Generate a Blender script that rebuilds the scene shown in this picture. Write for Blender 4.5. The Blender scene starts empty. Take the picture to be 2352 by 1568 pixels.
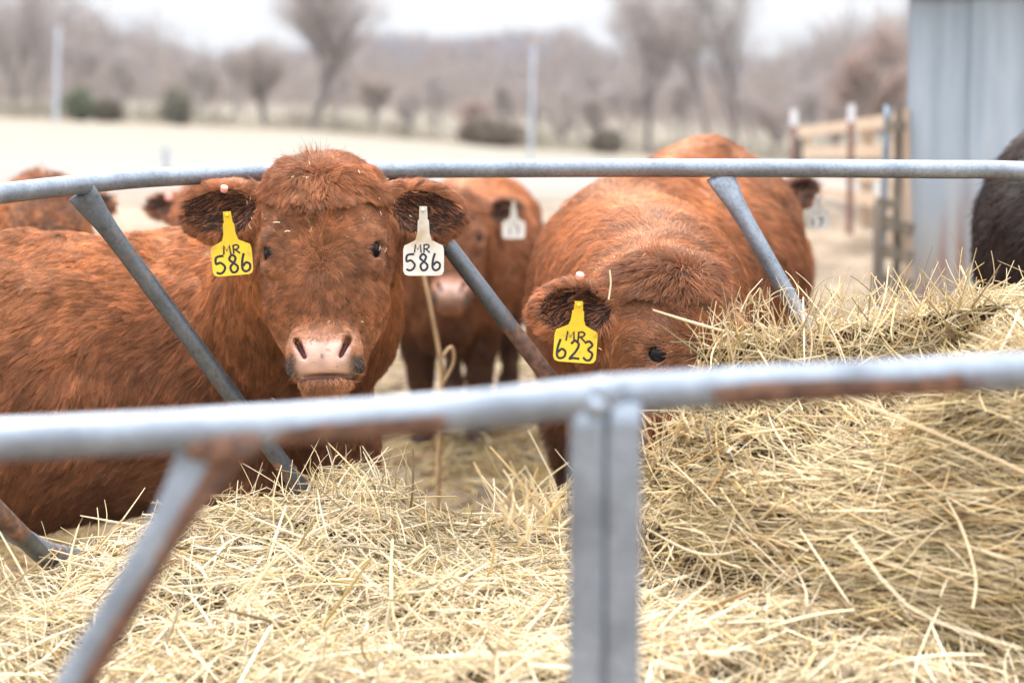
import bpy, math, random
import numpy as np
from mathutils import Vector, Matrix

Q = 1.0          # density of hair and straw
rng = np.random.default_rng(7)
random.seed(7)
sc = bpy.context.scene
R = math.radians

# ------------------------------------------------------------------ camera
FOC = 80.0
F = FOC / 36.0 * 2352.0
H = 1.46                      # camera height over the feeder's own ground plane
TILT = R(2.3)                 # the pen's ground rises gently away from the camera
PIT = math.atan((784 + 10) / F)
cT, sT = math.cos(TILT), math.sin(TILT)
TM = np.array([[1, 0, 0], [0, cT, -sT], [0, sT, cT]])
def T(v): return np.asarray(v, float) @ TM.T
cam_d = bpy.data.cameras.new('camera')
cam = bpy.data.objects.new('camera', cam_d)
sc.collection.objects.link(cam)
sc.camera = cam
cam.location = T([0, 0, H])
cam.rotation_euler = (R(90) - PIT + TILT, 0, 0)
cam_d.lens = FOC
cam_d.sensor_width = 36.0
cam_d.clip_start = 0.05
cam_d.clip_end = 6000
cam_d.dof.use_dof = True
cam_d.dof.focus_distance = 3.88
cam_d.dof.aperture_fstop = 3.3
CAMW = np.array(cam.location)

# ------------------------------------------------------------------ sky and sun (bright overcast)
SUN_EL, SUN_AZ = R(55), R(-25)       # azimuth measured from +Y (away from camera) towards +X
w = bpy.data.worlds.new('World'); sc.world = w; w.use_nodes = True
nt = w.node_tree; nt.nodes.clear()
sky = nt.nodes.new('ShaderNodeTexSky'); sky.sky_type = 'NISHITA'; sky.sun_disc = False
sky.sun_elevation = SUN_EL; sky.sun_rotation = SUN_AZ
sky.air_density = 1.0; sky.dust_density = 4.0; sky.ozone_density = 1.0
tc = nt.nodes.new('ShaderNodeTexCoord')
nz = nt.nodes.new('ShaderNodeTexNoise'); nz.inputs['Scale'].default_value = 2.2; nz.inputs['Detail'].default_value = 5
nt.links.new(tc.outputs['Generated'], nz.inputs['Vector'])
cr = nt.nodes.new('ShaderNodeValToRGB')
cr.color_ramp.elements[0].position = .3; cr.color_ramp.elements[0].color = (11.0, 11.6, 12.6, 1)
cr.color_ramp.elements[1].position = .75; cr.color_ramp.elements[1].color = (14.5, 14.8, 15.3, 1)
nt.links.new(nz.outputs['Fac'], cr.inputs['Fac'])
mx = nt.nodes.new('ShaderNodeMixRGB'); mx.inputs['Fac'].default_value = .82
nt.links.new(sky.outputs['Color'], mx.inputs[1]); nt.links.new(cr.outputs['Color'], mx.inputs[2])
bg = nt.nodes.new('ShaderNodeBackground'); bg.inputs['Strength'].default_value = 0.08
out = nt.nodes.new('ShaderNodeOutputWorld')
# an overcast sky is about three times brighter overhead than at the horizon
sz = nt.nodes.new('ShaderNodeSeparateXYZ'); nt.links.new(tc.outputs['Generated'], sz.inputs[0])
zm = nt.nodes.new('ShaderNodeMapRange'); zm.inputs['From Min'].default_value = 0; zm.inputs['From Max'].default_value = 1
zm.inputs['To Min'].default_value = .36; zm.inputs['To Max'].default_value = 2.0
nt.links.new(sz.outputs['Z'], zm.inputs['Value'])
ml = nt.nodes.new('ShaderNodeMixRGB'); ml.blend_type = 'MULTIPLY'; ml.inputs['Fac'].default_value = 1
nt.links.new(mx.outputs['Color'], ml.inputs[1]); nt.links.new(zm.outputs[0], ml.inputs[2])
nt.links.new(ml.outputs['Color'], bg.inputs['Color']); nt.links.new(bg.outputs['Background'], out.inputs['Surface'])
sd = bpy.data.lights.new('sun', 'SUN'); sd.energy = 1.5; sd.angle = R(10); sd.color = (1, .96, .9)
sun = bpy.data.objects.new('sun', sd); sc.collection.objects.link(sun)
sdir = Vector((math.sin(SUN_AZ) * math.cos(SUN_EL), math.cos(SUN_AZ) * math.cos(SUN_EL), math.sin(SUN_EL)))
sun.rotation_euler = sdir.to_track_quat('Z', 'Y').to_euler()
sc.view_settings.view_transform = 'Standard'
sc.view_settings.look = 'None'
sc.view_settings.exposure = 1.32
sc.view_settings.gamma = 1
sc.cycles.max_bounces = 8
sc.cycles.diffuse_bounces = 2
sc.cycles.transparent_max_bounces = 8

# ------------------------------------------------------------------ helpers
_c, _s = math.cos(PIT), math.sin(PIT)
def U(px, py, d):
    """pixel of the 2352 px wide photograph at depth d along the lens axis -> feeder frame"""
    a = (np.asarray(px, float) - 1176) / F; b = -(np.asarray(py, float) - 784) / F
    d = np.asarray(d, float)
    return np.stack([a * d, d * (_c + b * _s), H + d * (-_s + b * _c)], -1)

ORG = {}
def tag(o, label=None, cat=None, group=None, kind=None):
    if label: o['label'] = label
    if cat: o['category'] = cat
    if group: o['group'] = group
    if kind: o['kind'] = kind
    return o
def root(name, base, label, cat, group=None, near=True):
    o = bpy.data.objects.new(name, None); sc.collection.objects.link(o)
    p = T(base) if near else np.asarray(base, float)
    o.location = p; o.empty_display_size = .1
    ORG[o.name] = p
    return tag(o, label, cat, group)
def mesh(name, v, f, mat, parent=None, near=True, smooth=True, attrs=None):
    v = np.asarray(v, float)
    if near: v = T(v)
    base = ORG[parent.name] if parent is not None else np.array([v[:, 0].mean(), v[:, 1].mean(), v[:, 2].min()])
    me = bpy.data.meshes.new(name)
    if isinstance(f, np.ndarray):
        k = f.shape[1]; n = len(f)
        me.vertices.add(len(v)); me.vertices.foreach_set('co', (v - base).ravel().astype(np.float32))
        me.loops.add(n * k); me.loops.foreach_set('vertex_index', f.ravel().astype(np.int32))
        me.polygons.add(n); me.polygons.foreach_set('loop_start', np.arange(0, n * k, k, dtype=np.int32))
        me.update(calc_edges=True)
    else:
        me.from_pydata([tuple(a) for a in (v - base)], [], [tuple(a) for a in f])
    me.polygons.foreach_set('use_smooth', np.full(len(me.polygons), smooth))
    if attrs:
        for k, a in attrs.items():
            if a.ndim == 2:
                at = me.attributes.new(k, 'FLOAT_COLOR', 'POINT')
                at.data.foreach_set('color', np.concatenate([a, np.ones((len(a), 1))], 1).ravel().astype(np.float32))
            else:
                at = me.attributes.new(k, 'FLOAT', 'POINT'); at.data.foreach_set('value', a.astype(np.float32))
    me.update()
    me.materials.append(mat)
    o = bpy.data.objects.new(name, me); sc.collection.objects.link(o)
    if parent is not None:
        o.parent = parent; ORG[o.name] = base
    else:
        o.location = base; ORG[o.name] = base
    return o
def curves(name, P, rad, mat, parent=None, near=True, col=None):
    """P (n,k,3) strands, rad (n,k)"""
    n, k, _ = P.shape
    P = P.reshape(-1, 3)
    if near: P = T(P)
    base = ORG[parent.name] if parent is not None else np.array([P[:, 0].mean(), P[:, 1].mean(), P[:, 2].min()])
    cu = bpy.data.hair_curves.new(name)
    cu.add_curves([k] * n)
    cu.points.foreach_set('position', (P - base).ravel().astype(np.float32))
    at = cu.attributes.get('radius') or cu.attributes.new('radius', 'FLOAT', 'POINT')
    at.data.foreach_set('value', rad.ravel().astype(np.float32))
    if col is not None:
        a2 = cu.attributes.new('tint', 'FLOAT_COLOR', 'CURVE')
        a2.data.foreach_set('color', np.concatenate([col, np.ones((n, 1))], 1).ravel().astype(np.float32))
    cu.materials.append(mat)
    o = bpy.data.objects.new(name, cu); sc.collection.objects.link(o)
    if parent is not None:
        o.parent = parent
    else:
        o.location = base
    ORG[o.name] = base
    return o

# numpy value noise
def _h(ix, iy, iz, s):
    n = (ix * 374761393 + iy * 668265263 + iz * 2147483647 + s * 1274126177) & 0xFFFFFFFF
    n = ((n ^ (n >> 13)) * 1274126177) & 0xFFFFFFFF
    n = ((n ^ (n >> 16)) * 2246822519) & 0xFFFFFFFF
    return ((n ^ (n >> 15)) & 0xFFFFFF) / float(0xFFFFFF)
def noise(p, freq=1.0, seed=0):
    q = p * freq + 1000.0
    i = np.floor(q).astype(np.int64); f = q - i; f = f * f * (3 - 2 * f)
    r = 0
    for dx in (0, 1):
        wx = f[..., 0] if dx else 1 - f[..., 0]
        for dy in (0, 1):
            wy = f[..., 1] if dy else 1 - f[..., 1]
            for dz in (0, 1):
                wz = f[..., 2] if dz else 1 - f[..., 2]
                r = r + wx * wy * wz * _h(i[..., 0] + dx, i[..., 1] + dy, i[..., 2] + dz, seed)
    return r * 2 - 1
def sst(a, b, x):
    t = np.clip((x - a) / (b - a), 0, 1); return t * t * (3 - 2 * t)
def nrm(v): return v / (np.linalg.norm(v, axis=-1, keepdims=True) + 1e-9)

# signed distances
def smin(a, b, k):
    h = np.clip(.5 + .5 * (b - a) / k, 0, 1)
    return b * (1 - h) + a * h - k * h * (1 - h)
def smax(a, b, k): return -smin(-a, -b, k)
def ell(p, c, r):
    q = p - np.asarray(c, float); r = np.asarray(r, float)
    k0 = np.linalg.norm(q / r, axis=-1); k1 = np.linalg.norm(q / (r * r), axis=-1)
    return k0 * (k0 - 1) / (k1 + 1e-9)
def cone(p, a, b, ra, rb):
    a = np.asarray(a, float); b = np.asarray(b, float)
    ab = b - a; t = np.clip(((p - a) @ ab) / (ab @ ab), 0, 1)
    return np.linalg.norm(p - a - t[..., None] * ab, axis=-1) - (ra + (rb - ra) * t)

def axis(lo, hi, dlo, dhi, fine, coarse):
    out = [lo]
    while out[-1] < hi:
        x = out[-1]
        d = max(dlo - x, x - dhi, 0)
        out.append(x + min(coarse, fine + d * .12))
    return np.array(out)
def nets(fn, X, Y, Z):
    """surface nets over a warped grid with block culling"""
    nx, ny, nz_ = len(X), len(Y), len(Z)
    V = np.empty((nx, ny, nz_), np.float32)
    B = 12
    blocks = [(i, j, k) for i in range(0, nx, B) for j in range(0, ny, B) for k in range(0, nz_, B)]
    cen = np.array([[(X[i] + X[min(i + B, nx) - 1]) / 2, (Y[j] + Y[min(j + B, ny) - 1]) / 2, (Z[k] + Z[min(k + B, nz_) - 1]) / 2] for i, j, k in blocks])
    hd = np.array([math.dist((X[i], Y[j], Z[k]), (X[min(i + B, nx) - 1], Y[min(j + B, ny) - 1], Z[min(k + B, nz_) - 1])) / 2 for i, j, k in blocks])
    fc = fn(cen)
    for (i, j, k), c, h in zip(blocks, fc, hd):
        i2, j2, k2 = min(i + B, nx), min(j + B, ny), min(k + B, nz_)
        if abs(c) > h * 1.6 + .03:
            V[i:i2, j:j2, k:k2] = c
        else:
            g = np.stack(np.meshgrid(X[i:i2], Y[j:j2], Z[k:k2], indexing='ij'), -1)
            V[i:i2, j:j2, k:k2] = fn(g.reshape(-1, 3)).reshape(g.shape[:3])
    S = V < 0
    corners = [(a, b, c) for a in (0, 1) for b in (0, 1) for c in (0, 1)]
    cnt = sum(S[a:nx - 1 + a, b:ny - 1 + b, c:nz_ - 1 + c].astype(np.int8) for a, b, c in corners)
    act = (cnt > 0) & (cnt < 8)
    idx = np.argwhere(act)
    vid = np.full(act.shape, -1, np.int64); vid[act] = np.arange(len(idx))
    acc = np.zeros((len(idx), 3)); num = np.zeros(len(idx))
    ax = (X, Y, Z)
    for a in corners:
        for d in range(3):
            if a[d]: continue
            b = list(a); b[d] = 1
            ia = idx + a; ib = idx + b
            va = V[ia[:, 0], ia[:, 1], ia[:, 2]].astype(float); vb = V[ib[:, 0], ib[:, 1], ib[:, 2]].astype(float)
            m = (va < 0) != (vb < 0)
            t = np.where(m, va / (va - vb + 1e-12), 0)
            pa = np.stack([ax[q][ia[:, q]] for q in range(3)], 1); pb = np.stack([ax[q][ib[:, q]] for q in range(3)], 1)
            acc += np.where(m[:, None], pa + (pb - pa) * t[:, None], 0); num += m
    v = acc / num[:, None]
    faces = []
    for d in range(3):
        o1, o2 = (d + 1) % 3, (d + 2) % 3
        sl = [slice(1, -1)] * 3; sl[d] = slice(0, -1)
        s2 = list(sl); s2[d] = slice(1, None)
        A = S[tuple(sl)]; Bq = S[tuple(s2)]
        e = np.argwhere(A != Bq)
        fl = A[tuple(e.T)]
        off = np.ones(3, int); off[d] = 0
        e = e + off
        e1 = np.zeros(3, int); e1[o1] = 1; e2 = np.zeros(3, int); e2[o2] = 1
        q = [e - e1 - e2, e - e2, e, e - e1]
        q = np.stack([vid[tuple(x.T)] for x in q], 1)
        q[~fl] = q[~fl][:, ::-1]
        faces.append(q)
    f = np.concatenate(faces)
    f = f[(f >= 0).all(1)]
    return v, f
def relax(v, f, it=2, lam=.5):
    e = np.concatenate([f[:, [0, 1]], f[:, [1, 2]], f[:, [2, 3]], f[:, [3, 0]]])
    for _ in range(it):
        a = np.zeros_like(v); c = np.zeros(len(v))
        for d in range(3):
            a[:, d] = np.bincount(e[:, 0], v[e[:, 1], d], len(v)) + np.bincount(e[:, 1], v[e[:, 0], d], len(v))
        c = np.bincount(e[:, 0], minlength=len(v)) + np.bincount(e[:, 1], minlength=len(v))
        v = v + lam * (a / c[:, None] - v)
    return v
def sample(v, f, n, wfn=None):
    """random points on a quad/tri mesh -> points, normals"""
    if f.shape[1] == 4: tr = np.concatenate([f[:, [0, 1, 2]], f[:, [0, 2, 3]]])
    else: tr = f
    a, b, c = v[tr[:, 0]], v[tr[:, 1]], v[tr[:, 2]]
    fn = np.cross(b - a, c - a); ar = np.linalg.norm(fn, axis=1) / 2
    fnn = nrm(fn)
    vn = np.zeros_like(v)
    for q in range(3):
        for d in range(3): vn[:, d] += np.bincount(tr[:, q], fn[:, d], len(v))
    vn = nrm(vn)
    wgt = ar * (wfn((a + b + c) / 3, fnn) if wfn else 1)
    cs = np.cumsum(wgt)
    ti = np.clip(np.searchsorted(cs, rng.random(n) * cs[-1]), 0, len(tr) - 1)
    r1 = np.sqrt(rng.random(n)); r2 = rng.random(n)
    w0, w1, w2 = 1 - r1, r1 * (1 - r2), r1 * r2
    p = a[ti] * w0[:, None] + b[ti] * w1[:, None] + c[ti] * w2[:, None]
    nn = nrm(vn[tr[ti, 0]] * w0[:, None] + vn[tr[ti, 1]] * w1[:, None] + vn[tr[ti, 2]] * w2[:, None])
    return p, nn
CAML = np.array([0, 0, H])
def facing(c, n, back=.12):
    """fewer strands on the side nobody near the camera can see"""
    d = ((CAML - c) * n).sum(-1) / np.linalg.norm(CAML - c, axis=-1)
    return back + (1 - back) * sst(-.35, .0, d)

CL = []
def strands(p, n, t, L, lift, K=5, clump=.5, csize=.016, cs_len=1.0, wob=.15, droop=0):
    """strands combed along t, drawn together into locks"""
    t = nrm(t - (t * n).sum(-1, keepdims=True) * n)
    s = np.linspace(0, 1, K)[None, :, None]
    lift = np.broadcast_to(np.asarray(lift, float), (len(p),))[:, None, None]
    L = np.broadcast_to(np.asarray(L, float), (len(p),))[:, None, None]
    P = p[:, None] + L * (t[:, None] * s * (1 - .12 * s) + n[:, None] * lift * s * (1.15 - .45 * s))
    if droop: P[..., 2] -= (L * droop * s * s)[..., 0]
    wv = rng.normal(size=(len(p), 3)); wv2 = rng.normal(size=(len(p), 3))
    P = P + L * wob * (wv[:, None] * s * s * .6 + wv2[:, None] * np.sin(s * 5) * .12 * s)
    for csize, clump in (((csize, clump * .5), (csize * .42, clump * .8)) if clump > 0 else ()):
        q = p / csize; i0 = np.floor(q).astype(np.int64)
        best = np.full(len(p), 1e9); bid = np.zeros(len(p), np.int64)
        for dx in (-1, 0, 1):
            for dy in (-1, 0, 1):
                for dz in (-1, 0, 1):
                    c = i0 + (dx, dy, dz)
                    fx = np.stack([_h(c[:, 0], c[:, 1], c[:, 2], 11 + q_) for q_ in range(3)], 1)
                    dd = ((c + fx - q) ** 2).sum(1)
                    m = dd < best; best[m] = dd[m]
                    cid = (c[:, 0] & 0xFFFFF) | ((c[:, 1] & 0xFFFFF) << 20) | ((c[:, 2] & 0xFFFFF) << 40)
                    bid[m] = cid[m]
        _, inv = np.unique(bid, return_inverse=True); CL.append(inv)
        cn = np.bincount(inv)
        M = np.empty_like(P)
        for k in range(K):
            for d in range(3):
                M[:, k, d] = (np.bincount(inv, P[:, k, d]) / cn)[inv]
        cl = clump * (.6 + .8 * rng.random(len(p)))[:, None, None] * np.clip((L - .006) / .026, .12, 1)
        fly = (rng.random(len(p)) < .10)[:, None, None]
        P = P + (M - P) * np.clip(cl, 0, .95) * np.where(fly, .15, 1) * s ** 1.5
    return P

# ------------------------------------------------------------------ materials
def newmat(name):
    m = bpy.data.materials.new(name); m.use_nodes = True
    nt = m.node_tree; b = nt.nodes['Principled BSDF']
    return m, nt, b
def N(nt, t, **k):
    n = nt.nodes.new(t)
    for a, v in k.items():
        if a in n.inputs: n.inputs[a].default_value = v
        else: setattr(n, a, v)
    return n
def ramp(nt, fac, stops):
    r = nt.nodes.new('ShaderNodeValToRGB')
    while len(r.color_ramp.elements) < len(stops): r.color_ramp.elements.new(.5)
    for e, (p, c) in zip(r.color_ramp.elements, stops):
        e.position = p; e.color = (*c, 1) if len(c) == 3 else c
    nt.links.new(fac, r.inputs['Fac'])
    return r.outputs['Color']
def noise_mat(name, stops, scale=8, detail=6, rough=.8, bump=0, bscale=None, stretch=None, metallic=0, spec=.5, coord='Object'):
    m, nt, b = newmat(name)
    tc = N(nt, 'ShaderNodeTexCoord')
    vec = tc.outputs[coord]
    if stretch:
        mp = N(nt, 'ShaderNodeMapping'); mp.inputs['Scale'].default_value = stretch
        nt.links.new(vec, mp.inputs['Vector']); vec = mp.outputs['Vector']
    n = N(nt, 'ShaderNodeTexNoise', Scale=scale, Detail=detail)
    nt.links.new(vec, n.inputs['Vector'])
    nt.links.new(ramp(nt, n.outputs['Fac'], stops), b.inputs['Base Color'])
    b.inputs['Roughness'].default_value = rough; b.inputs['Metallic'].default_value = metallic
    b.inputs['Specular IOR Level'].default_value = spec
    if bump:
        n2 = N(nt, 'ShaderNodeTexNoise', Scale=bscale or scale * 4, Detail=6)
        nt.links.new(vec, n2.inputs['Vector'])
        bp = N(nt, 'ShaderNodeBump', Strength=bump, Distance=.01)
        nt.links.new(n2.outputs['Fac'], bp.inputs['Height']); nt.links.new(bp.outputs['Normal'], b.inputs['Normal'])
    return m
def attr_mat(name, rough=.6, spec=.4, var=.0, attr='tint', sheen=0):
    m, nt, b = newmat(name)
    a = N(nt, 'ShaderNodeAttribute', attribute_name=attr)
    nt.links.new(a.outputs['Color'], b.inputs['Base Color'])
    b.inputs['Roughness'].default_value = rough
    b.inputs['Specular IOR Level'].default_value = spec
    return m
M_FUR = attr_mat('fur', rough=.45, spec=.3)
M_HIDE = attr_mat('hide', rough=.5, spec=.45, attr='col')
_nt = M_HIDE.node_tree; _tc = N(_nt, 'ShaderNodeTexCoord'); _v = N(_nt, 'ShaderNodeTexVoronoi', Scale=230.0)
_nt.links.new(_tc.outputs['Object'], _v.inputs['Vector']); _b = N(_nt, 'ShaderNodeBump', Strength=.45, Distance=.0015)
_nt.links.new(_v.outputs['Distance'], _b.inputs['Height']); _nt.links.new(_b.outputs['Normal'], _nt.nodes['Principled BSDF'].inputs['Normal'])
M_STRAW = attr_mat('straw', rough=.55, spec=.4)
M_TWIG = attr_mat('twigs', rough=.9, spec=.1)

def galv(name, base=(.27, .305, .35)):
    """weathered zinc with spangle, white bloom, grime; 'rust' attribute mixes in rust"""
    m, nt, b = newmat(name)
    tc = N(nt, 'ShaderNodeTexCoord')
    n1 = N(nt, 'ShaderNodeTexNoise', Scale=14, Detail=8, Roughness=.65); nt.links.new(tc.outputs['Object'], n1.inputs['Vector'])
    n2 = N(nt, 'ShaderNodeTexNoise', Scale=160, Detail=4, Roughness=.7); nt.links.new(tc.outputs['Object'], n2.inputs['Vector'])
    c1 = ramp(nt, n1.outputs['Fac'], [(.25, tuple(x * .62 for x in base)), (.5, base), (.75, tuple(min(1, x * 1.35) for x in base))])
    c2 = ramp(nt, n2.outputs['Fac'], [(.3, (.62, .62, .64)), (.5, (1, 1, 1)), (.72, (1.2, 1.2, 1.2))])
    mu = N(nt, 'ShaderNodeMixRGB', blend_type='MULTIPLY'); mu.inputs['Fac'].default_value = .75
    nt.links.new(c1, mu.inputs[1]); nt.links.new(c2, mu.inputs[2])
    n3 = N(nt, 'ShaderNodeTexNoise', Scale=60, Detail=6); nt.links.new(tc.outputs['Object'], n3.inputs['Vector'])
    rc = ramp(nt, n3.outputs['Fac'], [(.3, (.06, .036, .028)), (.5, (.15, .078, .052)), (.7, (.26, .135, .085))])
    at = N(nt, 'ShaderNodeAttribute', attribute_name='rust')
    sm = N(nt, 'ShaderNodeMath', operation='MULTIPLY_ADD'); sm.inputs[1].default_value = .9; 
    nt.links.new(n3.outputs['Fac'], sm.inputs[0]); 
    sub = N(nt, 'ShaderNodeMath', operation='SUBTRACT'); sub.inputs[1].default_value = .5
    nt.links.new(at.outputs['Fac'], sub.inputs[0]); nt.links.new(sub.outputs[0], sm.inputs[2])
    rm = ramp(nt, sm.outputs[0], [(.42, (0, 0, 0)), (.56, (1, 1, 1))])
    mx = N(nt, 'ShaderNodeMixRGB'); nt.links.new(rm, mx.inputs['Fac'])
    nt.links.new(mu.outputs[0], mx.inputs[1]); nt.links.new(rc, mx.inputs[2])
    nt.links.new(mx.outputs[0], b.inputs['Base Color'])
    me = N(nt, 'ShaderNodeMath', operation='MULTIPLY_ADD'); me.inputs[1].default_value = -.6; me.inputs[2].default_value = .6
    nt.links.new(rm, me.inputs[0]); nt.links.new(me.outputs[0], b.inputs['Metallic'])
    ro = N(nt, 'ShaderNodeMath', operation='MULTIPLY_ADD'); ro.inputs[1].default_value = .35; ro.inputs[2].default_value = .45
    nt.links.new(rm, ro.inputs[0]); nt.links.new(ro.outputs[0], b.inputs['Roughness'])
    bp = N(nt, 'ShaderNodeBump', Strength=.35, Distance=.002)
    nt.links.new(n2.outputs['Fac'], bp.inputs['Height']); nt.links.new(bp.outputs['Normal'], b.inputs['Normal'])
    return m
M_GALV = galv('galvanised_pipe')
M_DARKG = galv('dark_pipe', (.12, .13, .14))  # darker base colour for some of the slanted bars

# ------------------------------------------------------------------ tubes
def spline(pts, n, closed=False):
    P = np.asarray(pts, float); m = len(P)
    out = []
    segs = m if closed else m - 1
    for i in range(segs):
        if closed: a, b, c, d = P[(i - 1) % m], P[i], P[(i + 1) % m], P[(i + 2) % m]
        else: a, b, c, d = P[max(i - 1, 0)], P[i], P[i + 1], P[min(i + 2, m - 1)]
        t = np.linspace(0, 1, n, endpoint=False)[:, None]
        out.append(.5 * ((2 * b) + (-a + c) * t + (2 * a - 5 * b + 4 * c - d) * t ** 2 + (-a + 3 * b - 3 * c + d) * t ** 3))
    out = np.concatenate(out)
    return out if closed else np.concatenate([out, P[-1:]])
def tube(path, rx, ry=None, sides=20, closed=False, side=None, cap=True):
    """rx across `side`, ry across the other direction; arrays allowed"""
    P = np.asarray(path, float); n = len(P)
    rx = np.broadcast_to(np.asarray(rx, float), (n,)); ry = rx if ry is None else np.broadcast_to(np.asarray(ry, float), (n,))
    tg = np.roll(P, -1, 0) - np.roll(P, 1, 0)
    if not closed: tg[0] = P[1] - P[0]; tg[-1] = P[-1] - P[-2]
    tg = nrm(tg)
    ref = np.array([0, 0, 1.]) if side is None else np.asarray(side, float)
    if side is None and abs(tg[:, 2]).max() > .95: ref = np.array([0, 1., 0])
    u = nrm(np.cross(ref[None] if ref.ndim == 1 else ref, tg)); v = np.cross(tg, u)
    a = np.arange(sides) / sides * 2 * np.pi
    V = P[:, None] + (u[:, None] * np.cos(a)[None, :, None] * rx[:, None, None] + v[:, None] * np.sin(a)[None, :, None] * ry[:, None, None])
    V = V.reshape(-1, 3)
    f = []
    segs = n if closed else n - 1
    i = np.arange(segs)[:, None]; j = np.arange(sides)[None]
    i2 = (i + 1) % n; j2 = (j + 1) % sides
    f = np.stack([i * sides + j, i * sides + j2, i2 * sides + j2, i2 * sides + j], -1).reshape(-1, 4)
    ang = np.broadcast_to(a[None], (n, sides)).ravel()
    if cap and not closed:
        V = np.concatenate([V, P[:1], P[-1:]]); c0, c1 = n * sides, n * sides + 1
        jj = np.arange(sides); j3 = (jj + 1) % sides
        # cap with degenerate-free quads (pairs of triangles)
        h = sides // 2 * 2
        q0 = [[c0, jj[k + 2 if k + 2 < sides else 0], jj[k + 1], jj[k]] for k in range(0, h, 2)]
        b = (n - 1) * sides
        q1 = [[c1, b + k, b + k + 1, b + (k + 2) % sides] for k in range(0, h, 2)]
        f = np.concatenate([f, q0, q1]); ang = np.concatenate([ang, [0, 0]])
    return V, f, ang
def join(parts):
    v, f, o = [], [], 0
    for a in parts:
        v.append(np.asarray(a[0], float)); f.append(np.asarray(a[1]) + o); o += len(a[0])
    return np.concatenate(v), np.concatenate(f)
def box(x0, x1, y0, y1, z0, z1):
    v = np.array([[x, y, z] for x in (x0, x1) for y in (y0, y1) for z in (z0, z1)], float)
    f = np.array([[0, 1, 3, 2], [4, 6, 7, 5], [0, 4, 5, 1], [2, 3, 7, 6], [0, 2, 6, 4], [1, 5, 7, 3]])
    return v, f
def beam(a, b, wd, th, up=(0, 0, 1)):
    """rectangular bar from a to b"""
    a = np.asarray(a, float); b = np.asarray(b, float)
    t = nrm(b - a); u = nrm(np.cross(np.asarray(up, float), t)); v = np.cross(t, u)
    P = []
    for e in (a, b):
        for su in (-1, 1):
            for sv in (-1, 1): P.append(e + u * su * th / 2 + v * sv * wd / 2)
    f = np.array([[0, 1, 3, 2], [4, 6, 7, 5], [0, 4, 5, 1], [2, 3, 7, 6], [0, 2, 6, 4], [1, 5, 7, 3]])
    return np.array(P), f

# ================================================================== GROUND
def pxl(tab, q):
    px = 1176 + q * F
    return np.interp(px, [a for a, b in tab], [b for a, b in tab])
ZW = CAMW[2]
TL = [(-400, 258), (0, 262), (700, 292), (1200, 335), (1500, 352), (2000, 372), (2700, 380)]
WL = [(-400, 220), (0, 222), (700, 238), (1200, 262), (1500, 276), (2352, 292), (2800, 296)]
def ground_z(x, y):
    x = np.asarray(x, float); y = np.asarray(y, float)
    near = np.minimum(np.maximum(y, -3), 16) * math.tan(TILT)
    yy = np.maximum(y, 1); q = x / yy
    z1 = ZW - (pxl(TL, q) - 200) / F * 68; z2 = ZW - (pxl(WL, q) - 200) / F * 220
    z0 = 16 * math.tan(TILT)
    z = np.where(y < 16, near, np.where(y < 68, z0 + (z1 - z0) * ((y - 16) / 52), np.where(y < 220, z1 + (z2 - z1) * ((y - 68) / 152), z2)))
    # the land beyond the woods rises into a low hill, then levels
    hill = (8.5 + 2.2 * np.sin(x * .055 + 2.0) + 1.3 * np.sin(x * .13)) * np.exp(-(((x - 20) / 260) ** 2)) * sst(260, 640, y)
    return z + np.where(y > 220, sst(220, 420, y) * 0 + hill, 0)
ys = np.concatenate([np.linspace(-40, 0, 9), np.linspace(.5, 16, 60), np.linspace(17, 68, 50), np.linspace(70, 220, 40), np.linspace(230, 900, 40), np.geomspace(950, 5000, 14)])
us = np.concatenate([-np.geomspace(3, .5, 12), np.linspace(-.45, .45, 90), np.geomspace(.5, 3, 12)])
GY, GU = np.meshgrid(ys, us, indexing='ij')
GX = GU * (np.abs(GY) + 8)
GZ = ground_z(GX, GY)
GV = np.stack([GX, GY, GZ], -1).reshape(-1, 3)
a_ = (np.arange(len(ys) - 1)[:, None] * len(us) + np.arange(len(us) - 1)[None]).ravel()
GF = np.stack([a_, a_ + 1, a_ + 1 + len(us), a_ + len(us)], 1)
m, nt, b = newmat('ground')
tc = N(nt, 'ShaderNodeTexCoord'); geo = N(nt, 'ShaderNodeNewGeometry')
sp = N(nt, 'ShaderNodeSeparateXYZ'); nt.links.new(geo.outputs['Position'], sp.inputs[0])
n1 = N(nt, 'ShaderNodeTexNoise', Scale=1.3, Detail=8); nt.links.new(geo.outputs['Position'], n1.inputs['Vector'])
n2 = N(nt, 'ShaderNodeTexNoise', Scale=.09, Detail=5); nt.links.new(geo.outputs['Position'], n2.inputs['Vector'])
n3 = N(nt, 'ShaderNodeTexNoise', Scale=14, Detail=8); nt.links.new(geo.outputs['Position'], n3.inputs['Vector'])
pen = ramp(nt, n1.outputs['Fac'], [(.3, (.10, .075, .055)), (.48, (.24, .18, .125)), (.62, (.36, .28, .20)), (.75, (.30, .26, .15))])
fine = ramp(nt, n3.outputs['Fac'], [(.3, (.55, .55, .55)), (.7, (1.25, 1.25, 1.25))])
pm = N(nt, 'ShaderNodeMixRGB', blend_type='MULTIPLY'); pm.inputs['Fac'].default_value = 1
nt.links.new(pen, pm.inputs[1]); nt.links.new(fine, pm.inputs[2])
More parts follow.
